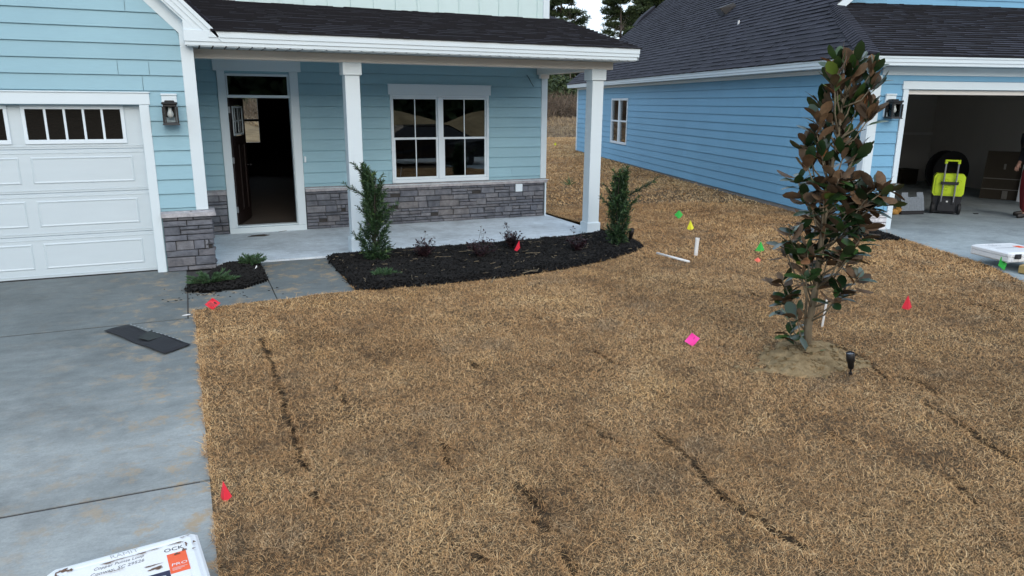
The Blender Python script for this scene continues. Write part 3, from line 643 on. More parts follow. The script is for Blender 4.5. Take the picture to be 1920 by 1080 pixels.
def lantern(loc, rz, label):
    t = empty('wall_lantern', loc, rz, label, 'lantern', 'black coach lanterns beside the garage doors')
    b = MB(); b.bev(-.085, .085, -.035, 0, -.17, .15); b.bev(-.09, .09, -.045, 0, .152, .175); b.build('mount_block', M['trim'], t)
    b = MB(); b.bev(-.055, .055, -.06, -.036, -.1, .09); b.bev(-.05, .05, -.155, -.061, .075, .095)
    b.bev(-.09, .09, -.225, -.045, .045, .075, .01)
    b.bev(-.075, .075, -.21, -.06, .02, .046, .004)
    zb = -.165; b.hexa([(-.098, -.235, zb-.03), (.098, -.235, zb-.03), (.098, -.037, zb-.03), (-.098, -.037, zb-.03), (-.085, -.22, zb), (.085, -.22, zb), (.085, -.05, zb), (-.085, -.05, zb)])
    for x in (-.078, .078):
        for y in (-.213, -.057): b.box(x-.010, x+.010, y-.010, y+.010, zb, .02)
    for x in (-.055, .055): b.box(x-.007, x+.007, -.197, -.183, zb, .02)
    b.build('cage', M['black_metal'], t)
    g = MB(); g.box(-.05, .05, -.189, -.187, zb, .02); g.box(-.06, -.058, -.187, -.075, zb, .02); g.box(.058, .06, -.187, -.075, zb, .02); g.build('glass_pane', M['lamp_glass'], t)
    g = MB(); g.lathe((0, -.135, .02), (0, 0, -1), [(.018, 0), (.018, .03), (.022, .045), (.034, .075), (.036, .095), (.026, .12), (.008, .13)], 16); g.build('bulb', M['bulb'], t, True)
    return t
lantern((-.325, -.014, 2.03), 0, 'black wall lantern with white bulb beside the closed white garage door')

# ------------------------------------------------------------------ right house, in its own turned axes
HR = empty('house', (RX, RY, 0), TH, 'sky blue house with charcoal roof and an open dark garage', 'house')
mS = lambda s, n, z: (-n, s, z); mF = lambda s, n, z: (s, -n, z)
SW = (11.93, 13.63, .88, 2.27); GO = (.6, 5.48, 0, 2.37); DL = 18.37
b = MB(); wallbox(b, lambda s, n, z: (n, s, z), .0, DL, .31, 2.85, 0, .12, [SW]); wallbox(b, lambda s, n, z: (s, n, z), .12, 11, .2, 2.85, 0, .12, [(.6, 5.48, -1, 2.37)])
siding(b, lambda s, n, z: (-n, DL-s, z), 0, DL-.1, .312, 2.72, .314, .178, [(DL-SW[1]-.03, DL-SW[0]+.03, SW[2]-.03, SW[3]+.03)], seed=41)
siding(b, mF, .12, 10.9, .48, 2.58, .314, .178, [(.5, 5.6, -1, 2.5)], seed=42)
b.box(0.001, 11, DL-.1, DL+.02, .3, 2.85); b.prism([(0.0, DL-.1, 2.85), (11., DL-.1, 2.85), (5.5, DL-.1, 7.4)], (0, .1, 0))
b.build('wall', M['blue'], HR)
b = MB(); b.box(.005, 10.9, .02, DL-.02, -.1, .309); 
b2 = MB(); b2.box(.006, .12, .004, DL, -.1, .305); b2.box(.12, .5, .006, .1, -.1, .2); b2.build('foundation', M['conc_raw'], HR)
b = MB(); b.bev(-.024, .0, -.024, .12, .312, 2.70, .003); b.bev(.001, .13, -.026, -.001, .22, 2.575); b.bev(-.026, .0, DL-.12, DL+.03, .312, 2.70)
b.bev(.508, .598, -.034, .12, .205, 2.37); b.bev(5.48, 5.575, -.034, .12, .205, 2.37); b.bev(.485, 5.60, -.038, .12, 2.372, 2.492); b.bev(.13, 10.9, -.03, -.001, 2.578, 2.70)
b.bev(-.03, -.001, .121, DL-.13, 2.63, 2.70)
b.build('trim_board', M['trim'], HR)
b = MB(); b.box(.602, 5.478, .03, .1, 2.30, 2.368); b.build('door_header', M['beam'], HR)
b = MB(); b.bev(.601, 5.479, .13, .17, 2.285, 2.34); b.build('raised_door_edge', M['rubber'], HR)
b = MB(); stonework(b, mF, .13, .505, .2, .44, 51); b.cur = 1; b.box(.13, .505, -.012, -.001, .2, .44); b.build('stone_base', [M['white_stone'], M['mortar']], HR)
b = MB(); b.bev(.13, .507, -.07, -.001, .441, .478); b.build('stone_cap', M['white_stone'], HR)
# eaves
b = MB()
b.bev(-.35, -.332, -.35, DL+.33, 2.70, 2.845, .003); b.bev(-.364, -.35, -.364, DL+.33, 2.745, 2.84, .003); b.bev(-.376, -.364, -.376, DL+.33, 2.80, 2.83, .003)
b.bev(-.331, 11.3, -.35, -.332, 2.70, 2.845, .003); b.bev(-.349, 11.3, -.364, -.35, 2.745, 2.84, .003); b.bev(-.363, 11.3, -.376, -.364, 2.80, 2.838, .003)
mm = .833
b.prism([(-.35, DL+.331, 2.70), (-.35, DL+.331, 2.86), (5.5, DL+.331, 2.86+mm*5.85), (5.5, DL+.331, 2.70+mm*5.85)], (0, .02, 0))
# front gable rake
zr = lambda u: 2.86+mm*(u+.35)
b.prism([(.90, 2.72, zr(.90)-.005), (1.12, 2.72, zr(.90)-.005), (5.5, 2.72, zr(5.3)-.03), (5.5, 2.72, zr(5.5))], (0, .03, 0))
b.build('fascia', M['trim'], HR)
b = MB(); b.box(-.331, 0, -.33, DL+.33, 2.705, 2.72); b.box(0, 11.3, -.33, 0, 2.705, 2.72); b.build('soffit', M['trim'], HR)
# roofs
lenS = 5.85*math.hypot(1, mm); ups = np.array([1, 0, mm])/math.hypot(1, mm); mf = .333; upf = np.array([0, 1, mf])/math.hypot(1, mf)
def limS(s):      # side plane seen from the left: axis runs from back to front
    a = s/math.hypot(1, mm); fr = -.35+a*mm/mf
    return 0., (DL+.35)-max(-.4, min(fr, 2.72)) if a < 1.27 else (DL+.35)-2.70
b = MB()
b.prism([(-.38, DL+.35, 2.835), (-.38, -.38, 2.835), (.9, 2.72, zr(.9)-.02), (5.5, 2.72, zr(5.5)-.02), (5.5, DL+.35, zr(5.5)-.02)], (0, 0, .018))
shingles(b, (-.39, DL+.36, 2.828), (0, -1, 0), ups, DL, lenS, limS, seed=61)
b.prism([(-.38, -.38, 2.83), (11.3, -.38, 2.83), (11.3, 3.2, 2.83+mf*3.58), (1.2, 3.2, 2.83+mf*3.58)], (0, 0, .018))
shingles(b, (-.4, -.39, 2.845), (1, 0, 0), upf, 11.6, 3.72, lambda s: (max(0, s/math.hypot(1, mf)*mf/mm), 11.6), seed=62)
# hip cap
h0 = np.array([-.37, -.37, 2.87]); h1 = np.array([.9, 2.67, 3.905]); L = np.linalg.norm(h1-h0); hd = (h1-h0)/L
n1 = np.array([-mm, 0, 1.]); n1 /= np.linalg.norm(n1); n2 = np.array([0, -mf, 1.]); n2 /= np.linalg.norm(n2)
sa = np.cross(hd, n1); sa = sa if sa[0] < 0 else -sa; sa = sa if True else sa; sb = np.cross(hd, n2); sb = sb if sb[0] > 0 else -sb
if (sa@np.array([0, 1, 0])) < 0 and (sa@np.array([1, 0, 0])) > 0: sa = -sa
nc = unit(n1+n2); k = 0
while k*.14 < L:
    p, q = h0+hd*k*.14, h0+hd*min(k*.14+.16, L+.02)
    lft, hgt = .022, .008
    b.add([p+sa*.15+n1*lft, p+nc*(lft+.004), p+sb*.15+n2*lft, q+sa*.15+n1*hgt, q+nc*(hgt+.004), q+sb*.15+n2*hgt, p+sa*.15, p, p+sb*.15], [(0, 1, 4, 3), (1, 2, 5, 4), (6, 7, 1, 0), (7, 8, 2, 1)]); k += 1
b.prism([(11.35, DL+.35, 2.835), (5.5, DL+.35, zr(5.5)-.02), (5.5, 2.72, zr(5.5)-.02), (11.35, 2.72, 2.835)], (0, 0, .03))
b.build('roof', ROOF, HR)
# roof vents
c = np.array([1.62, 8.82, zr(1.62)]); ud = np.array([1, 0, mm])/math.hypot(1, mm); vd = np.array([0, 1., 0]); nd = np.cross(vd, ud)*-1; nd = nd if nd[2] > 0 else -nd
hq = lambda a_, b_, n_: tuple(c+ud*a_+vd*b_+nd*n_)
b = MB(); b.hexa([hq(-.16, -.17, 0), hq(-.16, .17, 0), hq(.2, .17, 0), hq(.2, -.17, 0), hq(-.2, -.17, .25), hq(-.2, .17, .25), hq(.18, .14, .12), hq(.18, -.14, .12)]); vo = b.build('roof_vent', M['rubber'], HR)
b = MB(); b.hexa([hq(-.165, -.15, .01), hq(-.165, .15, .01), hq(-.161, .15, .01), hq(-.161, -.15, .01), hq(-.206, -.15, .23), hq(-.206, .15, .23), hq(-.2, .15, .23), hq(-.2, -.15, .23)]); b.build('vent_face', M['alu'], vo)
b = MB(); b.tube([(.985, 6.8, zr(.985)-.05), (.985, 6.8, zr(.985)+.09)], .025, 10); b.build('vent_pipe', M['pvc'], HR)
b = MB(); b.prism([(2.35, DL+.33, zr(2.35)+.02), (3.1, DL+.33, zr(3.1)+.02), (3.1, DL+.33, zr(3.1)+.13), (2.6, DL+.33, zr(2.6)+.13)], (0, .5, 0)); b.build('ridge_end', M['shingle'], HR)
# gable wall over the front skirt roof
b = MB(); gz0 = 2.84+mf*(3.16+.38)
wd = [(1.3, 3.2, zr(1.3)-.12), (1.3, 3.2, gz0-.1), (9.7, 3.2, gz0-.1), (9.7, 3.2, zr(1.3)-.12), (5.5, 3.2, zr(5.5)-.12)]
b.prism(wd[::-1], (0, .1, 0)); siding(b, lambda s, n, z: (s, 3.2-n, z), 1.3, 9.7, gz0, 8.2, gz0-.05, .178, (), lambda z: (min(5.5, (z+.12-2.86)/mm-.35), max(5.5, 11-((z+.12-2.86)/mm-.35))), seed=63)
b.build('gable_wall', M['blue'], HR)
# side window
b = MB(); a, c, za, zb = SW; mid = (a+c)/2
def sbx(d0, d1, z0, z1, n0=-.03, n1=.05): b.bev(n0, n1, d0, d1, z0, z1)
sbx(a-.02, a+.055, za-.02, zb+.02); sbx(c-.055, c+.02, za-.02, zb+.02); sbx(a+.056, c-.056, zb-.045, zb+.02); sbx(a+.056, c-.056, za-.02, za+.05); sbx(mid-.07, mid+.07, za+.051, zb-.046)
for p, q in ((a+.056, mid-.071), (mid+.071, c-.056)):
    sbx(p, q, 1.555, 1.605, -.015, .04); sbx(p, p+.03, za+.051, 1.554, -.015, .04); sbx(q-.03, q, za+.051, 1.554, -.015, .04)
w2 = b.build('window', M['vinyl'], HR)
g = MB(); g.box(.02, .024, a+.05, mid-.07, za+.05, zb-.04); g.box(.02, .024, mid+.07, c-.05, za+.05, zb-.04); g.build('pane', M['glass'], w2)
b = MB()
for p, q in ((a+.06, mid-.08), (mid+.08, c-.06)):
    for k in range(7): y = p+(q-p)*(k+.5)/7; b.tube([(.11, y, za), (.12, y+random.uniform(-.02, .02), (za+zb)/2), (.11, y, zb)], [.03, .035, .03], 6)
b.build('curtain', simple('brown_curtain', (.035, .028, .024), .9, .3, 10), w2)
# garage interior
b = MB(); b.box(.125, 6.9, -.0, 7.2, .1, .2); b.build('garage_floor', M['new_concrete'], HR)
b = MB(); b.box(.121, .2, .13, 7.2, .2, 2.72); b.box(.2, 6.8, 7.0, 7.2, .2, 2.72); b.box(6.7, 6.9, .13, 7.0, .2, 2.72); b.box(.12, 6.9, .125, 7.2, 2.72, 2.8); b.box(5.48, 6.7, .121, .16, .2, 2.72)
b.build('garage_drywall', M['drywall'], HR)
b = MB()
for k in range(9): x = .8+.61*k; b.box(x-.02, x+.02, 6.985, 6.999, .2, 2.7)
b.box(.2, 6.7, 6.984, 6.998, 1.40, 1.46); b.build('joint_tape', simple('joint_compound', (.66, .64, .62), .9, .1, 6), HR)
b = MB(); b.box(.65, 5.4, .15, 2.4, 2.46, 2.52); b.build('overhead_door', M['interior'], HR)
def RL(u, d, z=0.): x, y = to_world(u, d); return (float(x), float(y), z)
lantern(RL(.30, -.014, 2.13), TH, 'black wall lantern beside the open garage, behind the magnolia top')


# ------------------------------------------------------------------ lawn
BED2 = [(1.455, -.05), (1.445, -1.94), (2.26, -2.06), (3.24, -2.02), (4.2, -1.86), (4.9, -1.68), (5.58, -1.42), (5.9, -1.15), (6.02, -.8), (6.05, -.45), (5.98, .14), (1.455, .14)]
BED3W = [RL(-.75, .25)[:2], RL(-.75, -.55)[:2], RL(-.3, -.85)[:2], RL(.18, -.95)[:2], RL(.235, -.75)[:2], RL(.235, -.02)[:2], RL(-.03, -.02)[:2], RL(-.03, .25)[:2]]
def inpoly(x, y, P):
    r = np.zeros(np.shape(x), bool); n = len(P)
    for i in range(n):
        (x0, y0), (x1, y1) = P[i], P[(i+1) % n]
        r ^= ((y0 > y) != (y1 > y)) & (x < (x1-x0)*(y-y0)/((y1-y0)+1e-12)+x0)
    return r
def lawn_in(x, y):
    x = np.asarray(x, float); y = np.asarray(y, float); u, d = to_local(x, y)
    wig = (vnoise(x*4, y*4, 9)-.5)*.07+(vnoise(x*17, y*17, 19)-.5)*.05
    ok = (x > -.275+wig*.7+np.clip((-y-2)*.009, 0, .05)) & (y < 26.5+(vnoise(x*.4, y*0, 5)-.5)*.6)
    ok &= ~((x < 1.45) & (y > -2.09+np.clip(x+.3, 0, 2)*.1+wig))
    ok &= ~((x < 6.13) & (y > -.1) & (y < 12.2))
    ok &= ~((x > 1.3) & (x < 6.0) & (y > -.6) & (y < 1))
    ok &= ~inpoly(x+wig, y+wig, BED2) & ~inpoly(x+wig*.5, y+wig*.5, BED3W)
    ok &= ~((u > -.03) & (d > -.05) & (d < 18.5))
    ok &= ~((d <= 0) & (u > .24-.42*sstep((-d-2.2)/1.8)+wig*.5))
    return ok & (y < 26.5)
seam_px = [[(1102, 800), (1134, 823), (1169, 837)], [(1229, 816), (1267, 844), (1303, 869), (1325, 902), (1362, 943), (1398, 974), (1433, 981), (1464, 1006), (1507, 1029)], [(1296, 895), (1325, 904)],
           [(975, 915), (1003, 945), (1024, 970)], [(1005, 985), (1030, 1005)], [(492, 640), (503, 672), (522, 722), (545, 798), (560, 850), (575, 890)], [(590, 930), (600, 950)], [(630, 728), (650, 762)], [(828, 838), (846, 880)], [(1115, 665), (1150, 687)],
           [(1523, 649), (1576, 656), (1614, 674), (1640, 695), (1660, 712)], [(1690, 713), (1725, 722), (1752, 742)], [(1820, 575), (1850, 578), (1880, 590)], [(1400, 550), (1432, 563)], [(1740, 762), (1800, 800), (1860, 842), (1900, 872)], [(880, 680), (893, 693)], [(1050, 1040), (1075, 1080)], [(893, 1045), (905, 1060)], [(1560, 820), (1600, 835)], [(1780, 905), (1830, 950)]]
seams = []
for pl in seam_px:
    q = [G(*p)[:2] for p in pl]
    seams += [(np.array(a), np.array(c)) for a, c in zip(q[:-1], q[1:])]
_sd = G(1523, 649)[:2]
def seamdist(x, y):
    wx = x+(vnoise(x*9, y*9, 21)-.5)*.045+(vnoise(x*30, y*30, 23)-.5)*.018; wy = y+(vnoise(x*9, y*9, 22)-.5)*.045+(vnoise(x*30, y*30, 24)-.5)*.018; m = np.full(np.shape(x), 9.)
    for a, c in seams:
        v = c-a; t = np.clip(((wx-a[0])*v[0]+(wy-a[1])*v[1])/(v@v), 0, 1)
        m = np.minimum(m, np.hypot(wx-a[0]-t*v[0], wy-a[1]-t*v[1]))
    return m
# faint grid of roll edges: runs at the angle of the visible seams
RA = math.atan2(*(np.array(G(1507, 1029)[:2])-np.array(G(1229, 816)[:2]))[::-1])
def rolls(x, y):
    a = x*math.cos(RA)+y*math.sin(RA); c = -x*math.sin(RA)+y*math.cos(RA)+(vnoise(x*2, y*2, 31)-.5)*.12
    row = np.floor(c/.61); aa = a+row*.73; edge = np.minimum(np.abs(c/.61-np.round(c/.61))*.61, np.abs(aa/1.5-np.round(aa/1.5))*1.5)
    hsh = vnoise(row*7.3+.5, np.floor(aa/1.5)*3.7+.5, 33)
    return edge, hsh
MOUND = G(1515, 678)[:2]; MR = (.56, .40)
def mound_r(x, y):
    dx, dy = x-MOUND[0], y-MOUND[1]; return np.hypot((dx*.93+dy*.36)/MR[0], (-dx*.36+dy*.93)/MR[1])+(vnoise(x*5, y*5, 41)-.5)*.5+(vnoise(x*14, y*14, 42)-.5)*.4
patch_px = [(425, 675, .16), (1350, 745, .22), (1400, 765, .16), (1480, 795, .15), (1040, 950, .2), (520, 1060, .3), (960, 700, .25), (1560, 790, .25), (1700, 850, .3), (870, 600, .2), (1320, 395, .4), (1350, 445, .3), (1250, 690, .2), (1130, 760, .25), (720, 850, .3), (620, 790, .2), (1640, 640, .25)]
patches = [(*G(a, c)[:2], r) for a, c, r in patch_px]
def lawn_fields(x, y):
    sd = seamdist(x, y); ed, hs = rolls(x, y)
    thin = np.zeros(np.shape(x))
    for px_, py_, r in patches: thin = np.maximum(thin, sstep(1.3-np.hypot(x-px_, y-py_)/r+(vnoise(x*7, y*7, 8)-.5)))
    n1 = fbm(x*1.4, y*1.4, 50, 3); n2 = fbm(x*5, y*5, 60, 3)
    dens = 1-.18*thin-.10*sstep((.36-n2)/.2)-.75*sstep(1-ed/.013)*(vnoise(x*2.2, y*2.2, 70) > .5)
    dens = np.where(sd < .004+.021*n2, .03, dens)
    mr = mound_r(x, y); dens = dens*np.clip((mr-.5)/.75, .02, 1)**1.7
    tone = .60+.32*(n1-.5)+.36*(n2-.5)+.2*(fbm(x*11, y*11, 66, 2)-.5)+.12*(hs-.5)-.12*thin
    tone -= .10*sstep(1-(sd-.02)/.06); tone += .12*sstep((y-4)/8)
    return dens, tone, sd, mr
def lawn_z(x, y):
    sd = seamdist(x, y); mr = mound_r(x, y)
    return H(x, y)+.012+.012*fbm(x*3, y*3, 80, 2)-.06*sstep(1-sd/.028)
xs = np.arange(-.45, 14.6, .05); ys = np.arange(-9.5, 3.6, .05)
o = grid('lawn_soil', xs, ys, lawn_z, M['soil'], keep=lambda x, y: lawn_in(x, y) & (x > -.262+np.clip((-y-2)*.009, 0, .05)+.03))
_v = np.array([q.co for q in o.data.vertices]); _a = o.data.attributes.new('damp', 'FLOAT', 'POINT'); _a.data.foreach_set('value', .72*sstep(1-(seamdist(_v[:, 0], _v[:, 1])-.015)/.035).astype(np.float32))
xs = np.arange(5.9, 40, .25); ys = np.arange(3.5, 27, .25)
grid('lawn_soil', xs, ys, lambda x, y: H(x, y)+.012, M['soil'], keep=lambda x, y: lawn_in(x, y))
# edge skirt so the sod has thickness along the driveway
b = MB(); ye = np.arange(-9.4, -2.05, .1)
for a, c in zip(ye[:-1], ye[1:]):
    xa, xc = -.262+np.clip((-a-2)*.009, 0, .05), -.262+np.clip((-c-2)*.009, 0, .05)
    b.add([(xa, a, 0), (xc, c, 0), (xc+.015, c, .014), (xa+.015, a, .014), (xc+.13, c, .02), (xa+.13, a, .02)], [(3, 2, 1, 0), (5, 4, 2, 3)])
tag(b.build('lawn_edge', M['soil']), kind='structure')
# sand mound
xs = np.arange(MOUND[0]-.9, MOUND[0]+.9, .025); ys = np.arange(MOUND[1]-.8, MOUND[1]+.8, .025)
grid('sand', xs, ys, lambda x, y: H(x, y)+.012+np.clip(1-mound_r(x, y), -.25, 1)*.085+.05*fbm(x*13, y*13, 90, 4)*np.clip(1.5-mound_r(x, y), 0, 1)-.012, M['sand'], keep=lambda x, y: mound_r(x, y) < 1.3)
r = np.random.default_rng(44); b = MB()
for _ in range(170):
    x, y = MOUND[0]+r.normal(0, .34), MOUND[1]+r.normal(0, .24); mr_ = float(mound_r(np.array([x]), np.array([y]))[0])
    if mr_ > 1.25: continue
    z = float(H(x, y))+.012+max(-.2, 1-mr_)*.085+.015; s = r.uniform(.006, .022); q = [(x+s*a*r.uniform(.7, 1.2), y+s*c*r.uniform(.7, 1.2), z+s*e*r.uniform(.5, .9)-.3*s) for e in (-1, 1) for a, c in ((-1, -1), (1, -1), (1, 1), (-1, 1))]
    b.hexa(q)
tag(b.build('sand_clods', M['sand']), 'loose clods on the sand mound', 'sand', kind='stuff')
# grass blades
def frustum(x, y, marg=1.3):
    d0, d1, d2 = x-CAM[0], y-CAM[1], H(x, y)-CAM[2]
    z = d0*FW[0]+d1*FW[1]+d2*FW[2]; a = (d0*RT[0]+d1*RT[1]+d2*RT[2])*FPX/np.maximum(z, .1); c = (d0*UP[0]+d1*UP[1]+d2*UP[2])*FPX/np.maximum(z, .1)
    return (z > .3) & (np.abs(a) < 960*marg+40) & (np.abs(c) < 540*marg+60)
def scatter(r0, r1, dens_m2):
    A = 3.3*r1; n = int(dens_m2*(2*r1)*(2*r1)); out = []
    x = CAM[0]+rng.uniform(-r1, r1, n); y = CAM[1]+rng.uniform(-.2*r1, r1, n); n_eff = n
    r = np.hypot(x-CAM[0], y-CAM[1]); k = (r >= r0) & (r < r1); x, y = x[k], y[k]
    k = frustum(x, y); x, y = x[k], y[k]; k = lawn_in(x, y); return x[k], y[k]
def grass_batch(name, r0, r1, dens, Lm, Wm):
    x, y = scatter(r0, r1, dens*.6)
    if r1 < 20: dn, tn, sd, mr = lawn_fields(x, y)
    else:
        n1 = fbm(x*.8, y*.8, 50, 3); n2 = fbm(x*3, y*3, 60, 3); dn = 1-.5*sstep((.42-n2)/.2); tn = .68+.42*(n1-.5)+.3*(n2-.5)
    k = rng.random(len(x)) < dn; x, y, tn = x[k], y[k], tn[k]; n = len(x)
    z = lawn_z(x, y)-.004 if r1 < 20 else H(x, y)+.012
    # clumped directions: neighbours lean alike
    az = rng.uniform(0, 6.283, n); tilt = np.clip(rng.normal(56, 20, n), 5, 88)*math.pi/180
    D = np.stack([np.sin(tilt)*np.cos(az), np.sin(tilt)*np.sin(az), np.cos(tilt)], 1)
    a2 = az+rng.normal(0, .8, n); S = np.stack([-np.sin(a2), np.cos(a2), rng.normal(0, .25, n)], 1); S = unit(S)
    Bd = np.stack([np.cos(az)*.25+rng.normal(0, .22, n), np.sin(az)*.25+rng.normal(0, .22, n), -np.cos(tilt)*rng.uniform(.1, .7, n)], 1)
    L = Lm*rng.lognormal(0, .32, n)*np.where(rng.random(n) < .05, 1.9, 1); W = Wm*rng.uniform(.6, 1.3, n)
    tone = np.clip(tn+rng.normal(0, 1, n)*np.interp(r1, [4.6, 6.8, 10, 15], [.26, .24, .19, .15]), 0, 1)
    return blades(name, np.stack([x, y, z], 1), D, S, L, W, Bd, tone)
GR = []
for i, (r0, r1, dn, L, W) in enumerate(((2.4, 4.6, 31000, .027, .0022), (4.6, 6.8, 20000, .028, .003), (6.8, 10, 13000, .030, .0037), (10, 15, 5500, .040, .0062), (15, 42, 900, .055, .014))):
    tag(link('grass', grass_batch('grass', r0, r1, dn, L, W), M['grass']), 'short tan dormant grass covering the lawn', 'grass', kind='stuff')

# ------------------------------------------------------------------ mulch beds
def bed(name, poly, hgt, nchip, seed, label, base=None):
    r = np.random.default_rng(seed); P = np.array(poly); x0, y0 = P.min(0)-.06; x1, y1 = P.max(0)+.06
    def ed(x, y):
        m = np.full(np.shape(x), 9.)
        for i in range(len(P)):
            a, c = P[i], P[(i+1) % len(P)]; v = c-a; t = np.clip(((x-a[0])*v[0]+(y-a[1])*v[1])/(v@v), 0, 1); m = np.minimum(m, np.hypot(x-a[0]-t*v[0], y-a[1]-t*v[1]))
        return m
    def zf(x, y):
        e = ed(x, y); ins = inpoly(x, y, poly)
        return H(x, y)+np.where(ins, hgt*sstep(e/.16)+.006, -.02)+.035*fbm(x*9, y*9, seed, 3)*np.where(ins, 1, .3)
    def keep(x, y): w = (vnoise(x*8, y*8, seed)-.5)*.05; return inpoly(x+w, y+w, poly)
    o = grid(name, np.arange(x0, x1, .035), np.arange(y0, y1, .035), zf, M['mulch'], 'stuff', keep); tag(o, label, 'mulch')
    b = MB(); x = r.uniform(x0, x1, nchip*3); y = r.uniform(y0, y1, nchip*3); k = inpoly(x+r.normal(0, .025, len(x)), y+r.normal(0, .025, len(x)), poly); x, y = x[k], y[k]; z = zf(x, y)
    for i in range(len(x)):
        L, W, T = r.uniform(.015, .05), r.uniform(.006, .016), r.uniform(.004, .01); a = r.uniform(0, 6.28); t = r.normal(0, .45)
        dv = np.array([math.cos(a)*math.cos(t), math.sin(a)*math.cos(t), math.sin(t)]); sv = np.array([-math.sin(a), math.cos(a), r.normal(0, .3)]); nv = np.cross(dv, sv); c = np.array([x[i], y[i], z[i]+.004])
        b.add([c-dv*L/2-sv*W/2, c+dv*L/2-sv*W*.3, c+dv*L/2+sv*W*.4, c-dv*L/2+sv*W/2, c-dv*L*.4+nv*T, c+dv*L*.42+nv*T*1.1], [(0, 1, 5, 4), (1, 2, 5), (2, 3, 4, 5), (3, 0, 4)])
    b.build('bark_chips', M['chip'], o)['kind'] = 'stuff'
    return zf
Z2 = bed('mulch', BED2, .05, 6500, 71, 'black bark mulch bed along the front of the porch')
BED1 = [(-.34, -1.02), (-.36, -1.25), (-.05, -1.36), (.3, -1.28), (.575, -1.02), (.585, -.5), (.575, .1), (.3, .12), (.06, .03), (.0, -.15), (-.12, -.5), (-.28, -.8)]
Z1 = bed('mulch', BED1, .045, 1500, 72, 'small black mulch bed between the stone pier and the walkway')
Z3 = bed('mulch', BED3W, .04, 900, 73, 'black mulch bed at the corner of the sky blue house')
# loose chips kicked onto the concrete
b = MB()
for _ in range(45):
    x, y = random.uniform(-.6, .7), random.uniform(-1.75, -.95)
    if random.random() < .5: x = random.gauss(-.1, .25); y = random.gauss(-1.42, .08)
    L, W, a = random.uniform(.008, .035), random.uniform(.003, .008), random.uniform(0, 6.3); dx, dy = math.cos(a)*L/2, math.sin(a)*L/2; ex_, ey_ = -math.sin(a)*W, math.cos(a)*W
    b.hexa([(x-dx, y-dy, .001), (x+dx, y+dy, .001), (x+dx+ex_, y+dy+ey_, .001), (x-dx+ex_, y-dy+ey_, .001), (x-dx, y-dy, .006), (x+dx, y+dy, .007), (x+dx+ex_, y+dy+ey_, .006), (x-dx+ex_, y-dy+ey_, .006)])
tag(b.build('spilled_mulch', M['chip']), 'loose bark bits spilled on the walkway', 'mulch', kind='stuff')
# pale roots and straw on the big bed
b = MB()
for _ in range(120):
    x, y = random.uniform(1.5, 5.9), random.uniform(-1.9, .05)
    if not inpoly(np.array([x]), np.array([y]), BED2)[0]: continue
    z = float(Z2(np.array([x]), np.array([y]))[0])+.008; L = random.choice([.02, .03, .04, .06, .09]) if random.random() < .93 else .22; a = random.uniform(-.5, .5)+(math.pi/2 if random.random() < .25 else 0)
    pts = [(x+math.cos(a)*L*t+random.gauss(0, L*.06), y+math.sin(a)*L*t+random.gauss(0, L*.06), z+.006+random.uniform(0, .008)) for t in (-.5, -.15, .2, .5)]
    b.tube(pts, random.uniform(.0014, .0035), 5)
for pl in ([(748, 511), (760, 508), (783, 498)], [(846, 500), (862, 502)], [(957, 488), (962, 483), (978, 491), (976, 493)], [(955, 497), (962, 491), (977, 490)], [(983, 499), (1000, 498), (1001, 503)], [(980, 512), (995, 508), (1007, 508), (1010, 503)], [(790, 535), (800, 534)], [(921, 530), (928, 519)], [(965, 478), (972, 477)], [(1070, 485), (1088, 484)]):
    b.tube([G(*p, .07) for p in pl], .005, 6)
tag(b.build('straw_bits', M['straw']), 'pale roots and straw lying on the black mulch', 'straw', kind='stuff')

# ------------------------------------------------------------------ plants
def blob_dirs(n, r): v = r.normal(0, 1, (n, 3)); return unit(v)
def strap_plant(t, shoots, leaf_n, L, W, mat, seed, name='foliage', spread=.9, tipbright=.35, gap=.012):
    """shoots: list of (points array) ; strap leaves spiral around every shoot"""
    r = np.random.default_rng(seed); P = []; D = []; T = []
    for pts in shoots:
        pts = np.array(pts); seg = np.diff(pts, axis=0); ln = np.linalg.norm(seg, axis=1); cum = np.concatenate([[0], np.cumsum(ln)]); tot = cum[-1]
        n = max(4, int(tot/gap)); ss = np.linspace(tot*.12, tot, n)
        for s in ss:
            i = min(np.searchsorted(cum, s, 'right')-1, len(seg)-1); f = (s-cum[i])/ln[i]; p = pts[i]+seg[i]*f; ax = seg[i]/ln[i]
            v = r.normal(0, 1, 3); v -= ax*(v@ax); v /= np.linalg.norm(v)+1e-9
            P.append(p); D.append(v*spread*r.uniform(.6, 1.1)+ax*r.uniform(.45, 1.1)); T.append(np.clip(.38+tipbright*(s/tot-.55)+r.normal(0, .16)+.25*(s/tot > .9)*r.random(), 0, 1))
    P, D, T = np.array(P), unit(np.array(D)), np.array(T); S = unit(np.cross(D, r.normal(0, 1, D.shape)))
    return link(name, blades(name, P, D, S, L*r.uniform(.65, 1.2, len(P)), W*r.uniform(.8, 1.2, len(P)), np.cross(S, D)*.12+np.array([0, 0, -.12]), T), mat, t)
def at_plane(px, py, base):      # the point seen at (px, py) in the upright plane through base facing the viewer
    d = ray(px, py); k = ((base-CAM)[:2]@FW[:2])/(d[:2]@FW[:2]); return CAM+d*k
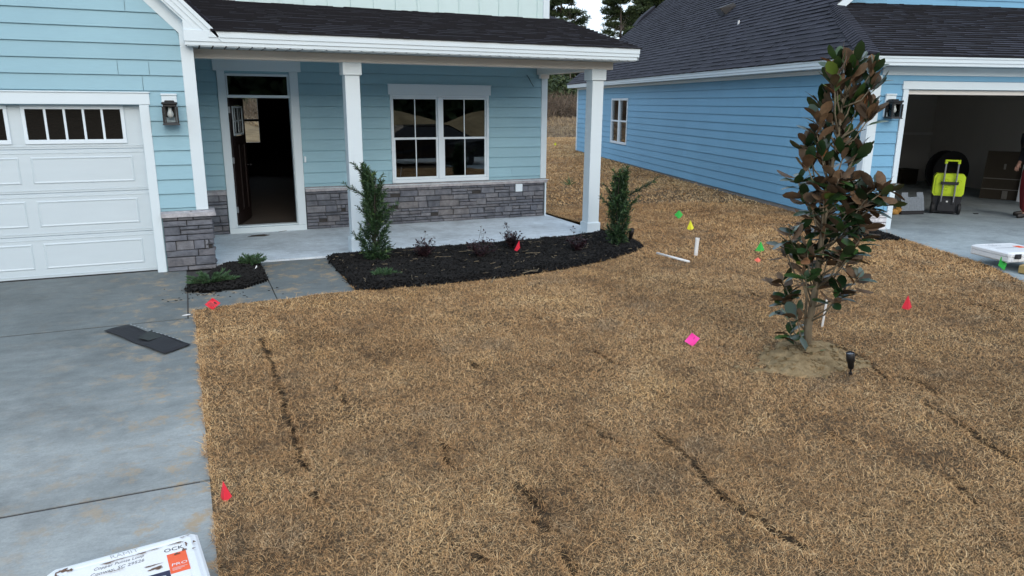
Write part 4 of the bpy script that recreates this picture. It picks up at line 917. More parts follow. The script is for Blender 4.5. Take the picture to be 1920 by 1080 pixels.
def upright_shrub(px, py, outline, arms, seed, label):
    base = G(px, py, .03); r = np.random.default_rng(seed); t = empty('upright_shrub', tuple(base), 0, label, 'shrub', 'upright strap-leaved shrubs in the porch bed')
    st = MB(); shoots = []
    rtv = np.array([RT[0], RT[1], 0])/np.linalg.norm(RT[:2]); fwv = np.array([FW[0], FW[1], 0])/np.linalg.norm(FW[:2])
    ol = [(at_plane(a, y, base)-base, at_plane(c, y, base)-base) for y, a, c in outline]
    zs = np.array([o[0][2] for o in ol]); lo = np.array([o[0]@rtv for o in ol]); hi = np.array([o[1]@rtv for o in ol]); k = np.argsort(zs); zs, lo, hi = zs[k], lo[k], hi[k]
    for i in range(230):
        z = zs[0]+(zs[-1]-zs[0])*r.random()**.85; a, c = np.interp(z, zs, lo), np.interp(z, zs, hi); f = r.uniform(0, 1); s = a+(c-a)*f; dep = r.uniform(-.5, .5)*(c-a)*math.sqrt(max(0, 1-(2*f-1)**2))
        tip = rtv*s+fwv*dep+np.array([0, 0, z]); Ls = r.uniform(.16, .32); root = rtv*((a+c)/2*.6)+fwv*0+np.array([0, 0, max(.02, z-Ls*.9-.05)]); root = tip+(root-tip)*min(1, Ls/np.linalg.norm(root-tip))
        mid = (root+tip)/2+np.array([0, 0, -.02])+r.normal(0, .012, 3); shoots.append([root, mid, tip])
    for k in range(6):
        top = rtv*np.interp(zs[-1]*.8, zs, (lo+hi)/2)+np.array([0, 0, zs[-1]*.85])+r.normal(0, .05, 3); st.tube([r.normal(0, .02, 3)*[1, 1, 0], top*.5+r.normal(0, .02, 3), top], [.008, .006, .003], 6)
    for arm in arms:
        pts = [at_plane(*q, base)-base for q in arm]; shoots.append(pts); shoots.append([p+r.normal(0, .01, 3) for p in pts]); st.tube(pts, [.005]*len(pts), 6)
        for q in pts[1:]: shoots.append([q, q+rtv*.05*np.sign(pts[-1]@rtv)+np.array([0, 0, .06])])
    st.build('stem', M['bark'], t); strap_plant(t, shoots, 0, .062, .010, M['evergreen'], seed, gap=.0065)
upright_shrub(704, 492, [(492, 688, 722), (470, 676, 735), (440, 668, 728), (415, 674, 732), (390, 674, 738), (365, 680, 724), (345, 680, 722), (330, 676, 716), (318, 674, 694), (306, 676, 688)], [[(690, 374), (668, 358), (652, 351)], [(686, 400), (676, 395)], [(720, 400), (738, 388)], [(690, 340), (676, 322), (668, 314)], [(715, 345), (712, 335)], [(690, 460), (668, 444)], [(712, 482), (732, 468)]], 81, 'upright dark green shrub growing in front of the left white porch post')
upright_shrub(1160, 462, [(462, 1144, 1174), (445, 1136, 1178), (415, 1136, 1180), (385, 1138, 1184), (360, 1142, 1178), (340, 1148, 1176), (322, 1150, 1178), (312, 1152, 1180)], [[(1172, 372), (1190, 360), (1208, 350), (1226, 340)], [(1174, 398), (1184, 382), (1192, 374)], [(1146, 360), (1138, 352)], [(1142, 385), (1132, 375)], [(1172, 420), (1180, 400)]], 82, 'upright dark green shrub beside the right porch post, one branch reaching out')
def juniper(px, py, sx, sy, hgt, n, seed, label):
    base = G(px, py, .03); r = np.random.default_rng(seed); t = empty('juniper', tuple(base), 0, label, 'shrub', 'low spreading junipers'); P, D, T = [], [], []; st = MB()
    for i in range(n):
        a = r.uniform(0, 6.283); rr = r.uniform(.35, 1); e = np.array([math.cos(a)*sx*rr, math.sin(a)*sy*rr, hgt*r.uniform(.3, 1)*(1.15-.5*rr)])
        pts = [np.array([0, 0, .01]), e*.5+np.array([0, 0, hgt*.18]), e]; st.tube(pts, [.004, .003, .0015], 5)
        for s in np.linspace(.25, 1, 26):
            p = pts[0]*(1-s)**2+2*pts[1]*s*(1-s)+pts[2]*s*s; ax = unit(pts[2]-pts[0])
            for _ in range(3):
                v = r.normal(0, 1, 3); v[2] = abs(v[2]); P.append(p); D.append(unit(v)*.7+ax*.9); T.append(np.clip(.3+.45*s*r.random()+r.normal(0, .13), 0, 1))
    P, D, T = np.array(P), unit(np.array(D)), np.array(T); S = unit(np.cross(D, r.normal(0, 1, D.shape)))
    st.build('stem', M['bark'], t); link('foliage', blades('foliage', P, D, S, r.uniform(.018, .05, len(P)), .009, r.normal(0, .1, D.shape), T), M['juniper'], t)
juniper(398, 535, .30, .17, .17, 60, 91, 'low spreading juniper in front of the stone pier')
juniper(474, 500, .21, .15, .19, 46, 92, 'small bushy juniper at the porch end of the little mulch bed')
juniper(722, 520, .20, .11, .11, 34, 93, 'low grey-green juniper near the walkway edge of the long mulch bed')
def loropetalum(px, py, w_, hgt, n, tall, seed, label):
    base = G(px, py, .04); r = np.random.default_rng(seed); t = empty('burgundy_shrub', tuple(base), 0, label, 'shrub', 'small burgundy shrubs in the mulch'); st = MB(); P, D, T = [], [], []
    for i in range(n):
        a = r.uniform(0, 6.283); h = hgt*r.uniform(.45, 1)*(1.75 if i < tall else 1); e = np.array([math.cos(a)*w_*r.uniform(.3, 1), math.sin(a)*w_*r.uniform(.3, 1), h]); m = e*[.35, .35, .55]+r.normal(0, .012, 3)
        st.tube([np.array([0, 0, -.02]), m, e], [.004, .0028, .0012], 5)
        for s in r.uniform(.3, 1, 22 if i >= tall else 12):
            p = 2*m*s*(1-s)+e*s*s; v = r.normal(0, 1, 3); v[2] = abs(v[2])*.6; P.append(p+r.normal(0, .012, 3)); D.append(v); T.append(np.clip(r.normal(.45, .25), 0, 1))
    P, D, T = np.array(P), unit(np.array(D)), np.array(T); S = unit(np.cross(D, np.array([0, 0, 1.])+r.normal(0, .3, D.shape))); Nn = np.cross(S, D)
    st.build('stem', M['bark'], t); link('foliage', leafs('foliage', P, D, S, Nn, r.uniform(.028, .045, len(P)), r.uniform(.019, .028, len(P)), tone=T), M['burgundy'], t)
loropetalum(795, 486, .17, .27, 34, 3, 101, 'burgundy shrub nearest the left upright shrub, rounded with one tall twig')
loropetalum(900, 487, .24, .27, 26, 6, 102, 'sparse straggly burgundy shrub in the middle of the mulch bed')
loropetalum(962, 470, .20, .27, 34, 4, 103, 'burgundy shrub directly behind the red flag in the mulch')
loropetalum(1082, 474, .19, .22, 30, 3, 104, 'burgundy shrub just left of the right porch post base')

# magnolia
TB = G(1512, 662, .03)
def magnolia():
    r = np.random.default_rng(5); t = empty('magnolia_tree', tuple(TB), 0, 'young magnolia tree with glossy green and brown leaves in a sand mound', 'tree')
    A = lambda x, y, dp=0.: at_plane(x, y, TB)-TB+dp*np.array([FW[0], FW[1], 0])/np.linalg.norm(FW[:2])
    tr = MB(); trunk = [np.array([0, 0, -.05]), A(1516, 610), A(1526, 560), A(1532, 520), A(1540, 450), A(1552, 370), A(1560, 310), A(1572, 250), A(1580, 190), A(1590, 140)]
    tr.tube(trunk, [.036, .031, .028, .026, .022, .018, .015, .012, .009, .006], 9)
    tr.tube([A(1512, 648), A(1512, 600, .03), A(1516, 560, .04), A(1508, 520, .06)], [.012, .011, .010, .007], 6)
    tips = [(1580, 112), (1602, 118), (1588, 140), (1566, 148), (1612, 150), (1590, 205), (1612, 205), (1548, 195), (1578, 232), (1532, 286), (1548, 350), (1574, 352), (1630, 355), (1620, 368), (1650, 362), (1640, 345), (1655, 385), (1625, 400), (1556, 130), (1630, 130), (1550, 160), (1636, 158), (1572, 175), (1602, 180), (1624, 190), (1638, 202), (1562, 212), (1530, 222), (1596, 228), (1626, 222), (1630, 212), (1524, 246), (1560, 252), (1592, 256), (1512, 272), (1545, 276), (1580, 286), (1612, 280), (1618, 300),
            (1505, 308), (1530, 302), (1605, 296), (1556, 312), (1500, 334), (1535, 342), (1562, 332), (1590, 336), (1512, 368), (1604, 344), (1540, 366), (1580, 372), (1652, 348), (1660, 372), (1640, 388), (1612, 382), (1522, 396), (1560, 402), (1600, 408), (1636, 412), (1590, 392), (1570, 420), (1545, 425),
            (1472, 442), (1500, 436), (1530, 434), (1572, 444), (1604, 442), (1476, 470), (1512, 474), (1550, 484), (1590, 492), (1598, 512), (1496, 512), (1540, 522), (1572, 532), (1476, 534), (1482, 562), (1550, 548), (1474, 572), (1484, 598), (1478, 585), (1488, 640), (1480, 628), (1500, 652), (1520, 495), (1560, 465), (1625, 430), (1490, 455), (1585, 470), (1535, 470)]
    P, D, T, Lr = [], [], [], []; tz = np.array([q[2] for q in trunk])
    for (x, y) in tips:
        xt = 1512+(662-y)*.137; x = xt+(x-xt)*.9; dp = r.uniform(-.22, .22)*(1 if y > 300 else .55); tip = A(x, y, dp); zr_ = tip[2]-r.uniform(.15, .38); j = np.clip(np.interp(zr_, tz, np.arange(len(trunk))), .4, len(trunk)-1.01); i = int(j); root = trunk[i]*(1-(j-i))+trunk[i+1]*(j-i)
        mid = (root+tip)/2+np.array([0, 0, -.03])+(tip-root)*[.12, .12, 0]; tr.tube([root, mid, tip], [.009, .0065, .004], 6)
        ax = unit(tip-mid); ax = unit(ax+np.array([0, 0, .6 if y < 330 else .35])); n = r.integers(9, 13) if y > 330 else r.integers(8, 11)
        n = 6 if y > 580 else n; a0 = r.uniform(0, 6.28)
        u1 = unit(np.cross(ax, [.3, .9, .1])); u2 = np.cross(ax, u1); up_ = np.clip((400-y)/300, -.3, 1)
        for kk in range(n):
            a = a0+2.4*kk; rad = u1*math.cos(a)+u2*math.sin(a); op = r.uniform(.35, .95) if y < 330 else r.uniform(.75, 1.5)
            if kk >= n-1: op = .2
            P.append(tip-ax*.012*kk*r.uniform(.5, 1)+rad*.006); d = ax*math.cos(op)+rad*math.sin(op); d[2] -= .1*(y > 330)*r.random(); D.append(d)
            T.append(np.clip(r.normal(.42, .18)+.42*max(0, (170-y)/80)*r.random()+(.3 if kk >= n-2 else 0)*r.random(), 0, 1)); Lr.append(r.uniform(.125, .185)*(.8 if kk == n-1 else 1))
    P, D, T, Lr = np.array(P), unit(np.array(D)), np.array(T), np.array(Lr)
    upv = np.array([0, 0, 1.])+r.normal(0, .42, D.shape); S = unit(np.cross(D, upv)); fl = (r.random(len(P)) < .45) & (P[:, 2] > .5); S = np.where(fl[:, None], -S, S); Nn = np.cross(S, D)
    tr.build('trunk', M['grey_bark'], t, True); link('crown', leafs('crown', P, D, S, Nn, Lr, Lr*r.uniform(.42, .54, len(P)), .10, .05, T), M['magnolia'], t)
magnolia()

# ------------------------------------------------------------------ woods beyond the field
def pine_meshes(seed, h, crown0, spread):
    r = np.random.default_rng(seed); tr = MB(); top = np.array([r.normal(0, .3), r.normal(0, .3), h]); tr.tube([(0, 0, -.3), top*.4+[.1, 0, 0], top*.75, top], [.26, .2, .13, .03], 8); P, D, T = [], [], []
    nb = 34
    for i in range(nb):
        f = (i+.5)/nb; z = crown0+(h-crown0)*f; a = r.uniform(0, 6.283); L = spread*(1.05-f*.75)*r.uniform(.55, 1.1); root = top*(z/h); e = root+np.array([math.cos(a)*L, math.sin(a)*L, L*r.uniform(.05, .5)]); m = (root+e)/2+np.array([0, 0, -.12*L]); tr.tube([root, m, e], [.06*(1.1-f), .04*(1.1-f), .012], 5)
        for c in range(r.integers(7, 12)):
            s = r.uniform(.4, 1.05); q = root+(e-root)*s+r.normal(0, .3, 3)*[1, 1, .6]; cr_ = r.uniform(.35, .75); nn = 80; v = unit(r.normal(0, 1, (nn, 3))); v[:, 2] = np.abs(v[:, 2])*.7; P.append(q+v*cr_*r.uniform(.1, .9, (nn, 1))); D.append(unit(v+r.normal(0, .35, v.shape)+[0, 0, .2])); T.append(np.clip(r.normal(.3+.35*r.random(), .14, nn)+v[:, 2]*.15, 0, 1))
    P, D, T = np.concatenate(P), unit(np.concatenate(D)), np.concatenate(T); S = unit(np.cross(D, r.normal(0, 1, D.shape)))
    me = blades('crown', P, D, S, r.uniform(.2, .42, len(P)), r.uniform(.05, .10, len(P)), np.zeros_like(P), T); return tr, me
protos = [pine_meshes(201+k, h, c0, sp) for k, (h, c0, sp) in enumerate(((15, 6.5, 3.2), (14, 5, 3.8), (16, 9, 2.8)))]
pine_mats = []
spots = [(46.6, 80, 0, 1.22, 'tall open-crowned pine rising just right of the pale board wall'), (41.5, 79, 2, 1.0, 'pine half hidden by the porch roof, left of the open-crowned one'), (55.8, 80, 1, 1.15, 'dense dark pine left of the sky blue house roof'), (59.6, 82, 0, 1.28, 'tall pine touching the top edge above the roof slope'), (61.5, 80, 2, 1.15, 'tall thin pine partly behind the sky blue house roof'), (52.5, 88, 1, .86, 'short pine in the gap between the two roofs'), (64.0, 84, 1, 1.2, 'pine peeking over the sloping charcoal roof edge'),
         (47.5, 90, 2, .85, 'slim pine deep behind the porch post'), (37, 82, 1, 1.0, 'broad pine behind the pale house'), (28, 85, 0, 1.0, 'pine seen through the back window'), (20, 88, 1, 1., 'second pine far behind the pale house'), (50.2, 92, 0, .72, 'small distant pine between the porch roof and the dense pine')]
tr_me = []
for k, (tb, me) in enumerate(protos):
    m_ = bpy.data.meshes.new('trunk'); m_.from_pydata(tb.v, [], tb.f); m_.materials.append(M['bark']); me.materials.append(M['needle']); tr_me.append((m_, me))
for i, (x, y, k, s, lab) in enumerate(spots):
    t = empty('pine_tree', (x, y, .3), random.uniform(0, 6.28), lab, 'tree', 'pines beyond the field'); t.scale = (s, s, s)
    for nm, me in zip(('trunk', 'crown'), tr_me[k]):
        o = bpy.data.objects.new(nm, me); col.objects.link(o); o.parent = t
def mass(name, n, xr, yr, hfun, mat, L, W, tone, seed, label, cat, up=.4, blade=True):
    r = np.random.default_rng(seed); x = r.uniform(*xr, n); y = r.uniform(*yr, n); h = hfun(x, y); z = field_z(x, y)+h*r.random(n)**.8; v = r.normal(0, 1, (n, 3)); v[:, 2] = np.abs(v[:, 2])*up+.05; D = unit(v); S = unit(np.cross(D, r.normal(0, 1, D.shape)))
    T = np.clip(tone+.5*(vnoise(x*.8, z*1.2, seed)-.5)+r.normal(0, .14, n), 0, 1)
    return tag(link(name, blades(name, np.stack([x, y, z], 1), D, S, L*r.uniform(.6, 1.4, n), W, np.zeros((n, 3)), T), mat), label, cat, kind='stuff')
mass('undergrowth', 60000, (6, 75), (54, 64), lambda x, y: 2.2+3.4*fbm(x*.35, y*.35, 7, 3), M['needle'], .5, .16, .5, 301, 'dark green thicket at the edge of the woods', 'undergrowth')
mass('undergrowth', 40000, (0, 90), (92, 100), lambda x, y: 6.5+4*fbm(x*.15, y*.15, 17, 3), M['needle'], .9, .3, .35, 302, 'shaded mass of far woodland behind the pines', 'undergrowth')
mass('dry_brush', 26000, (4, 70), (46, 54), lambda x, y: .6+2.2*fbm(x*.4, y*.4, 8, 3), M['brush'], .9, .035, .22, 303, 'grey brown dead brush in front of the thicket', 'brush', 2.5)
mass('dry_brush', 20000, (4, 60), (38, 47), lambda x, y: .08+.2*fbm(x*.6, y*.6, 9, 3), M['brush'], .3, .05, .66, 304, 'tan dry weeds on the bank past the lawn', 'brush', 1.6)
mass('dry_brush', 22000, (4, 55), (26.5, 39), lambda x, y: .03+.1*fbm(x*.9, y*.9, 10, 3), M['brush'], .2, .04, .58, 305, 'short dry weeds along the far edge of the lawn', 'brush', 1.2)
def bare_tree(x, y, h, seed, label):
    r = np.random.default_rng(seed); b = MB()
    def br(p, d, L, rad, k):
        q = p+d*L; b.tube([p, (p+q)/2+r.normal(0, .04*L, 3), q], [rad, rad*.8, rad*.55], 5)
        if k > 0:
            for _ in range(3 if k > 1 else 4): dd = unit(d+r.normal(0, .38, 3)+[0, 0, .12]); br(p+(q-p)*r.uniform(.5, 1), dd, L*r.uniform(.55, .8), rad*.5, k-1)
    br(np.zeros(3), np.array([0, 0, 1.]), h*.36, .12, 4); t = empty('bare_tree', (x, y, .2), 0, label, 'tree', 'leafless trees between the pines'); b.build('trunk', M['twig'], t)
M['twig'] = simple('grey_twigs', (.17, .145, .13), .95, .2, 10)
bare_tree(51.0, 82, 17.0, 401, 'leafless grey tree in the gap between the two roofs'); bare_tree(52.6, 84, 16, 402, 'leafless tree against the dense dark pine'); bare_tree(49.3, 83, 15, 403, 'leafless tree low beside the porch roof slope')

# ------------------------------------------------------------------ small things in the yard
# square sheet standing on a corner
def diamond(px, py, mat, label, half, zc, tiltx=0., lines=False):
    p = G(px, py, 0.); t = empty('marker_flag', tuple(p), 0, label, 'flag', 'utility marker flags'); rtv = np.array([RT[0], RT[1], 0])/np.linalg.norm(RT[:2]); fwv = np.array([FW[0], FW[1], 0])/np.linalg.norm(FW[:2])
    a1 = unit(rtv*.72+np.array([0, 0, 1])*.62*1+fwv*tiltx); a2 = unit(rtv*.80-np.array([0, 0, 1])*.58+fwv*tiltx*.4); c = np.array([0, 0, zc]); b = MB(); n = 5; nn = unit(np.cross(a1, a2)); idx = []
    for s_ in (0, 1):
        for i in range(n+1):
            for j in range(n+1): u_, v_ = i/n*2-1, j/n*2-1; b.v.append(tuple(c+a1*half*u_+a2*half*.92*v_+nn*(.012*math.sin(u_*1.6)*math.cos(v_*1.2)+.0012*s_)))
    K = (n+1)**2
    for i in range(n):
        for j in range(n): q = i*(n+1)+j; b.f += [(q, q+1, q+n+2, q+n+1), (K+q, K+q+n+1, K+q+n+2, K+q+1)]; b.m += [0, 0]
    ring = [i for i in range(n+1)]+[i*(n+1)+n for i in range(1, n+1)]+[n*(n+1)+j for j in range(n-1, -1, -1)]+[i*(n+1) for i in range(n-1, 0, -1)]
    for a, e in zip(ring, ring[1:]+ring[:1]): b.f.append((a, K+a, K+e, e)); b.m.append(0)
    so_ = b.build('sheet', M[mat], t); w_ = MB(); w_.tube([(0, 0, -.03), tuple(c*.5), tuple(c+a1*half*.6+nn*.004)], .0016, 6); w_.build('wire', M['black_metal'], t)
    if lines:
        l = MB()
        for v0, v1, lo_, hi_ in ((-.62, -.34, -.1, .55), (-.1, -.02, -.6, .6), (.1, .17, -.6, .5), (.3, .37, -.6, .6), (.48, .55, -.6, .3)):
            for j in range(7):
                s0 = lo_+(hi_-lo_)*j/7; s1 = s0+(hi_-lo_)/7*.8; pt_ = lambda a, e: c+a2*half*a+a1*half*.92*(-e)+nn*(.012*math.sin(-e*1.6)*math.cos(a*1.2)+.0035*(1 if nn@fwv < 0 else -1)); l.add([pt_(s0, v0), pt_(s1, v0), pt_(s1, v1), pt_(s0, v1)], [(0, 1, 2, 3)])
        l.build('printing', M['ink'], so_)
diamond(400, 584, 'red', 'square red flag printed with black text at the walkway corner of the lawn', .052, .082, .1, True)
diamond(1297, 652, 'pink', 'neon pink square flag out in the middle of the lawn', .054, .075, .35)
def folded_flag(px, py, mat, label, pts, tris, z0=.012, ph=0.):
    """creased vinyl sheet hanging on its wire: pts are (sideways, height, towards viewer) in metres"""
    p = G(px, py, 0.); t = empty('marker_flag', tuple(p), 0, label, 'flag', 'utility marker flags'); rtv = np.array([RT[0], RT[1], 0])/np.linalg.norm(RT[:2]); fwv = np.array([FW[0], FW[1], 0])/np.linalg.norm(FW[:2])
    q = [rtv*s-fwv*n_+np.array([0, 0, z0+h]) for s, h, n_ in pts]; m = len(q); b = MB(); edges = {}
    for f in tris:
        for i in range(3): e_ = (f[i], f[(i+1) % 3]); edges[e_] = 1
    rim = [e_ for e_ in edges if (e_[1], e_[0]) not in edges]
    b.add(q+[v+fwv*.0015 for v in q], [tuple(f) for f in tris]+[tuple(i+m for i in f[::-1]) for f in tris]+[(e_[1], e_[0], e_[0]+m, e_[1]+m) for e_ in rim]); b.build('sheet', M[mat], t)
    w_ = MB(); w_.tube([(0, 0, -.04), tuple(q[0]*.5+fwv*.003), tuple(q[0]+fwv*.003)], .0016, 6); w_.build('wire', M['black_metal'], t)
TENT = [(0, 1, 2), (0, 2, 3)]
def tent(w_, h_, sk=0., n_=.03): return [(sk*w_, h_, 0), (-w_*.48, .10*h_, -.01), (w_*.06, 0, n_), (w_*.52, .2*h_, 0)]
def kite(w_, h_): return [(0, h_, 0), (-w_*.5, .45*h_, -.01), (w_*.05, 0, .03), (w_*.5, .5*h_, 0)]
folded_flag(424, 942, 'red', 'red folded flag beside the driveway near the white case', tent(.068, .118, -.1), TENT)
folded_flag(968, 486, 'red', 'small red flag in the black mulch', [(.04, .14, 0), (-.03, .0, 0), (.01, -.01, .03), (.05, .03, 0)], TENT, .13)
folded_flag(1699, 583, 'red', 'red folded flag on the far side of the magnolia', tent(.10, .155), TENT)
folded_flag(1272, 412, 'green', 'bright green flag nearest the sky blue house wall, farthest up the side yard', kite(.15, .16), TENT)
folded_flag(1294, 433, 'yellow', 'yellow flag on the lawn', tent(.115, .165, -.05), TENT)
folded_flag(1424, 474, 'green', 'green flag left of the magnolia leaves', tent(.125, .15, .05), TENT)
folded_flag(1420, 494, 'orange', 'tiny coral flag low in the grass below a green flag', kite(.085, .07), TENT)
folded_flag(1877, 508, 'green', 'green flag at the driveway edge below the white case', [(-.03, .17, 0), (-.05, .06, 0), (.02, 0, .03), (.06, .1, 0)], TENT)
folded_flag(1041, 274, 'yellow', 'tiny distant flag on the back lawn between the houses', kite(.12, .15), TENT)
p = G(1304, 481); b = MB(); o_ = MB(); b.lathe((0, 0, -.05), (.05, .01, 1), [(.026, 0), (.026, .28), (.0295, .2805), (.0295, .31), (.024, .31), (.024, .2)], 18); tag(b.build('standpipe', M['pvc'], loc=tuple(p)), 'white plastic standpipe upright in the lawn', 'pipe')
p0, p1 = G(1232, 475, .03), G(1292, 491, .035); b = MB(); b.tube([(0, 0, 0), tuple(p1-p0)], .018, 12); tag(b.build('plastic_pipe', M['pvc'], None, True, loc=tuple(p0)), 'white plastic pipe lying on the grass', 'pipe')
p = G(1541, 616); b = MB(); b.bev(-.012, .012, -.006, .006, -.04, .30, .002); o = b.build('stake', M['pvc'], loc=tuple(p)); o.rotation_euler = (0, .12, .3); tag(o, 'thin white stake behind the magnolia trunk', 'stake')
def spotlight(px, py, off, tilt, rz, label, s=1.):
    p = G(px, py, off); t = empty('spotlight', tuple(p), rz, label, 'spotlight', 'black landscape spotlights'); t.scale = (s, s, s)
    b = MB(); b.tube([(0, 0, -.06), (0, 0, 0), (0, 0, .03)], [.004, .014, .014], 10); b.tube([(0, 0, .03), (0, 0, .06)], .008, 8); b.build('ground_spike', M['black_metal'], t)
    h = MB(); a = np.array([math.sin(tilt), 0, math.cos(tilt)]); c = np.array([0, 0, .06]); h.lathe(c-a*.0, a, [(.014, 0), (.024, .01), (.026, .06), (.034, .075), (.034, .15), (.031, .152), (.029, .14)], 16); h.build('head', M['black_metal'], t, True)
    k = MB(); k.lathe(c+a*.142, a, [(.029, 0), (.029, .002)], 16); k.build('lens', M['glass'], t)
spotlight(1594, 704, .02, -.22, 0, 'black spotlight aimed at the magnolia from the sand mound', .94)
spotlight(1181, 457, .04, -.15, 2, 'black spotlight beside the far upright shrub', 1.1)
# roofing felt strip and scrap
q = [G(195, 620, .012), G(240, 609, .012), G(358, 646, .012), G(308, 664, .012)]; c0 = sum(q)/4; b = MB(); nU, nV = 16, 6; vs = []
for s_ in (0, 1):
    for i in range(nU+1):
        for j in range(nV+1):
            u_, v_ = i/nU, j/nV; pnt = (q[0]*(1-u_)+q[3]*u_)*(1-v_)+(q[1]*(1-u_)+q[2]*u_)*v_; zz = .012+.012*math.sin(u_*9+v_*2)*math.sin(u_*3.14)+.01*vnoise(np.array(u_*6.), np.array(v_*3.), 5)-.003*s_; vs.append((pnt[0]-c0[0], pnt[1]-c0[1], float(zz)))
K = (nU+1)*(nV+1); fs = []
for i in range(nU):
    for j in range(nV): a = i*(nV+1)+j; fs += [(a, a+nV+1, a+nV+2, a+1), (K+a, K+a+1, K+a+nV+2, K+a+nV+1)]
ring = list(range(nV+1))+[i*(nV+1)+nV for i in range(1, nU+1)]+[nU*(nV+1)+j for j in range(nV-1, -1, -1)]+[i*(nV+1) for i in range(nU-1, 0, -1)]
fs += [(a, e, K+e, K+a) for a, e in zip(ring, ring[1:]+ring[:1])]
b.add(vs, fs); b.cur = 1
for k in range(5):
    for i in range(14):
        u_ = .06+i*.062+(k % 2)*.02; v_ = .955-.0*k
        if k == 0: pnt = (q[0]*(1-u_)+q[3]*u_)*(1-v_)+(q[1]*(1-u_)+q[2]*u_)*v_; d_ = unit(q[2]-q[1]); s2 = np.array([-d_[1], d_[0], 0]); a = np.array([pnt[0]-c0[0], pnt[1]-c0[1], .034]); b.add([a-s2*.006, a+d_*.03-s2*.006, a+d_*.03+s2*.006, a+s2*.006], [(0, 1, 2, 3)])
o = b.build('roofing_felt', [M['roofing_felt'], M['alu']], None, True, loc=(c0[0], c0[1], 0)); tag(o, 'black strip of roofing felt lying on the driveway', 'felt strip')
q = [G(258, 628, .05), G(284, 615, .05), G(303, 627, .05), G(278, 634, .05)]; c1 = sum(q)/4; b = MB(); b.prism([(x[0]-c1[0], x[1]-c1[1], .021+.003*i) for i, x in enumerate((q[0], q[3], q[2], q[1]))], (0, 0, .004)); tag(b.build('felt_scrap', M['felt_scrap'], loc=(c1[0], c1[1], 0)), 'grey-green scrap lying on the black felt strip', 'scrap')
# paper scraps and porch debris
def scrap(name, px, py, off, pts, mat, label, cat, grp=None):
    p = G(px, py, off); b = MB(); n = len(pts); c = np.mean(pts, 0); b.prism(pts, (0, 0, .003)); o = b.build(name, M[mat], loc=tuple(p)); tag(o, label, cat, grp)
scrap('paper_scrap', 475, 506, .06, [(-.03, 0, .0), (.02, -.012, .01), (.05, .02, .03), (.045, .045, .045), (.02, .01, .012)], 'paper', 'torn white paper scrap lying on mulch by the bushy juniper', 'paper', 'white paper scraps')
scrap('paper_scrap', 435, 530, .055, [(-.02, -.01, 0), (.015, -.015, .004), (.02, .012, .01), (-.01, .015, .006)], 'paper', 'tiny white paper scrap on mulch by the low juniper', 'paper', 'white paper scraps')
scrap('caulk_blob', 351, 591, .0, [(-.05, -.012, 0), (.0, -.015, .002), (.03, -.008, .003), (.035, .012, .003), (.0, .018, .004), (-.03, .008, .002)], 'paper', 'smear of white caulk at the driveway joint corner', 'caulk')
scrap('cardboard_scrap', 483, 442, .022, [(-.16, -.05, 0), (.1, -.08, 0), (.19, -.02, .004), (.1, .06, .006), (-.08, .05, .003)], 'cardboard', 'flattened brown scrap on the porch floor by the door', 'scrap', 'scraps on the porch floor')
scrap('wood_sliver', 533, 433, .022, [(-.1, -.06, 0), (-.08, -.065, 0), (.1, .05, 0), (.08, .055, 0)], 'cardboard', 'thin dark sliver on the porch floor right of the doorway', 'scrap', 'scraps on the porch floor')
scrap('bottle_cap', 355, 391, .0, [(-.012, -.012, 0), (.012, -.012, 0), (.012, .012, 0), (-.012, .012, 0)], 'black_plastic', 'tiny black cap on the stone ledge', 'cap')
bpy.data.objects['bottle_cap'].location = (-.208, -.045, .765)
p = G(1068, 348); r = np.random.default_rng(3); n = 14; D = unit(r.normal(0, .45, (n, 3))+[0, 0, 1]); tag(link('weed_sprout', blades('weed_sprout', np.tile([0, 0, 0.], (n, 1)), D, unit(np.cross(D, r.normal(0, 1, D.shape))), .26, .022, r.normal(0, .15, D.shape), np.full(n, .8)), M['juniper'], loc=tuple(p)), 'green weed sprout in the side yard', 'weed')

# ------------------------------------------------------------------ white cases
def text_geo(s, size):
    cu = bpy.data.curves.new('lettering', 'FONT'); cu.body = s; cu.size = size; cu.resolution_u = 2; o = bpy.data.objects.new('lettering', cu); col.objects.link(o); dg = bpy.context.evaluated_depsgraph_get(); me = bpy.data.meshes.new_from_object(o.evaluated_get(dg))
    v = [tuple(q.co) for q in me.vertices]; f = [tuple(pl.vertices) for pl in me.polygons]; bpy.data.objects.remove(o); bpy.data.curves.remove(cu); bpy.data.meshes.remove(me); return v, f
def add_text(b, s, size, x, y, z, ang=0., sx=1., shear=0., wob=0., seed=0):
    rr = random.Random(seed)
    v, f = text_geo(s, size); ca, sa_ = math.cos(ang), math.sin(ang)
    b.add([(x+ca*(a*sx+c*shear)-sa_*c, y+sa_*(a*sx+c*shear)+ca*c+wob*math.sin(a*60), z) for a, c, _ in v], f)
def blotch(b, x, y, rx, ry, z, seed, n=22):
    rr = random.Random(seed); ph = rr.uniform(0, 6); pts = []
    for i in range(n): a = 2*math.pi*i/n; k = 1+.28*math.sin(3*a+ph)+.2*math.sin(5*a+ph*2)+rr.uniform(-.18, .18); pts.append((x+rx*k*math.cos(a), y+ry*k*math.sin(a), z))
    b.add(pts+[(x, y, z)], [(i, (i+1) % n, n) for i in range(n)])
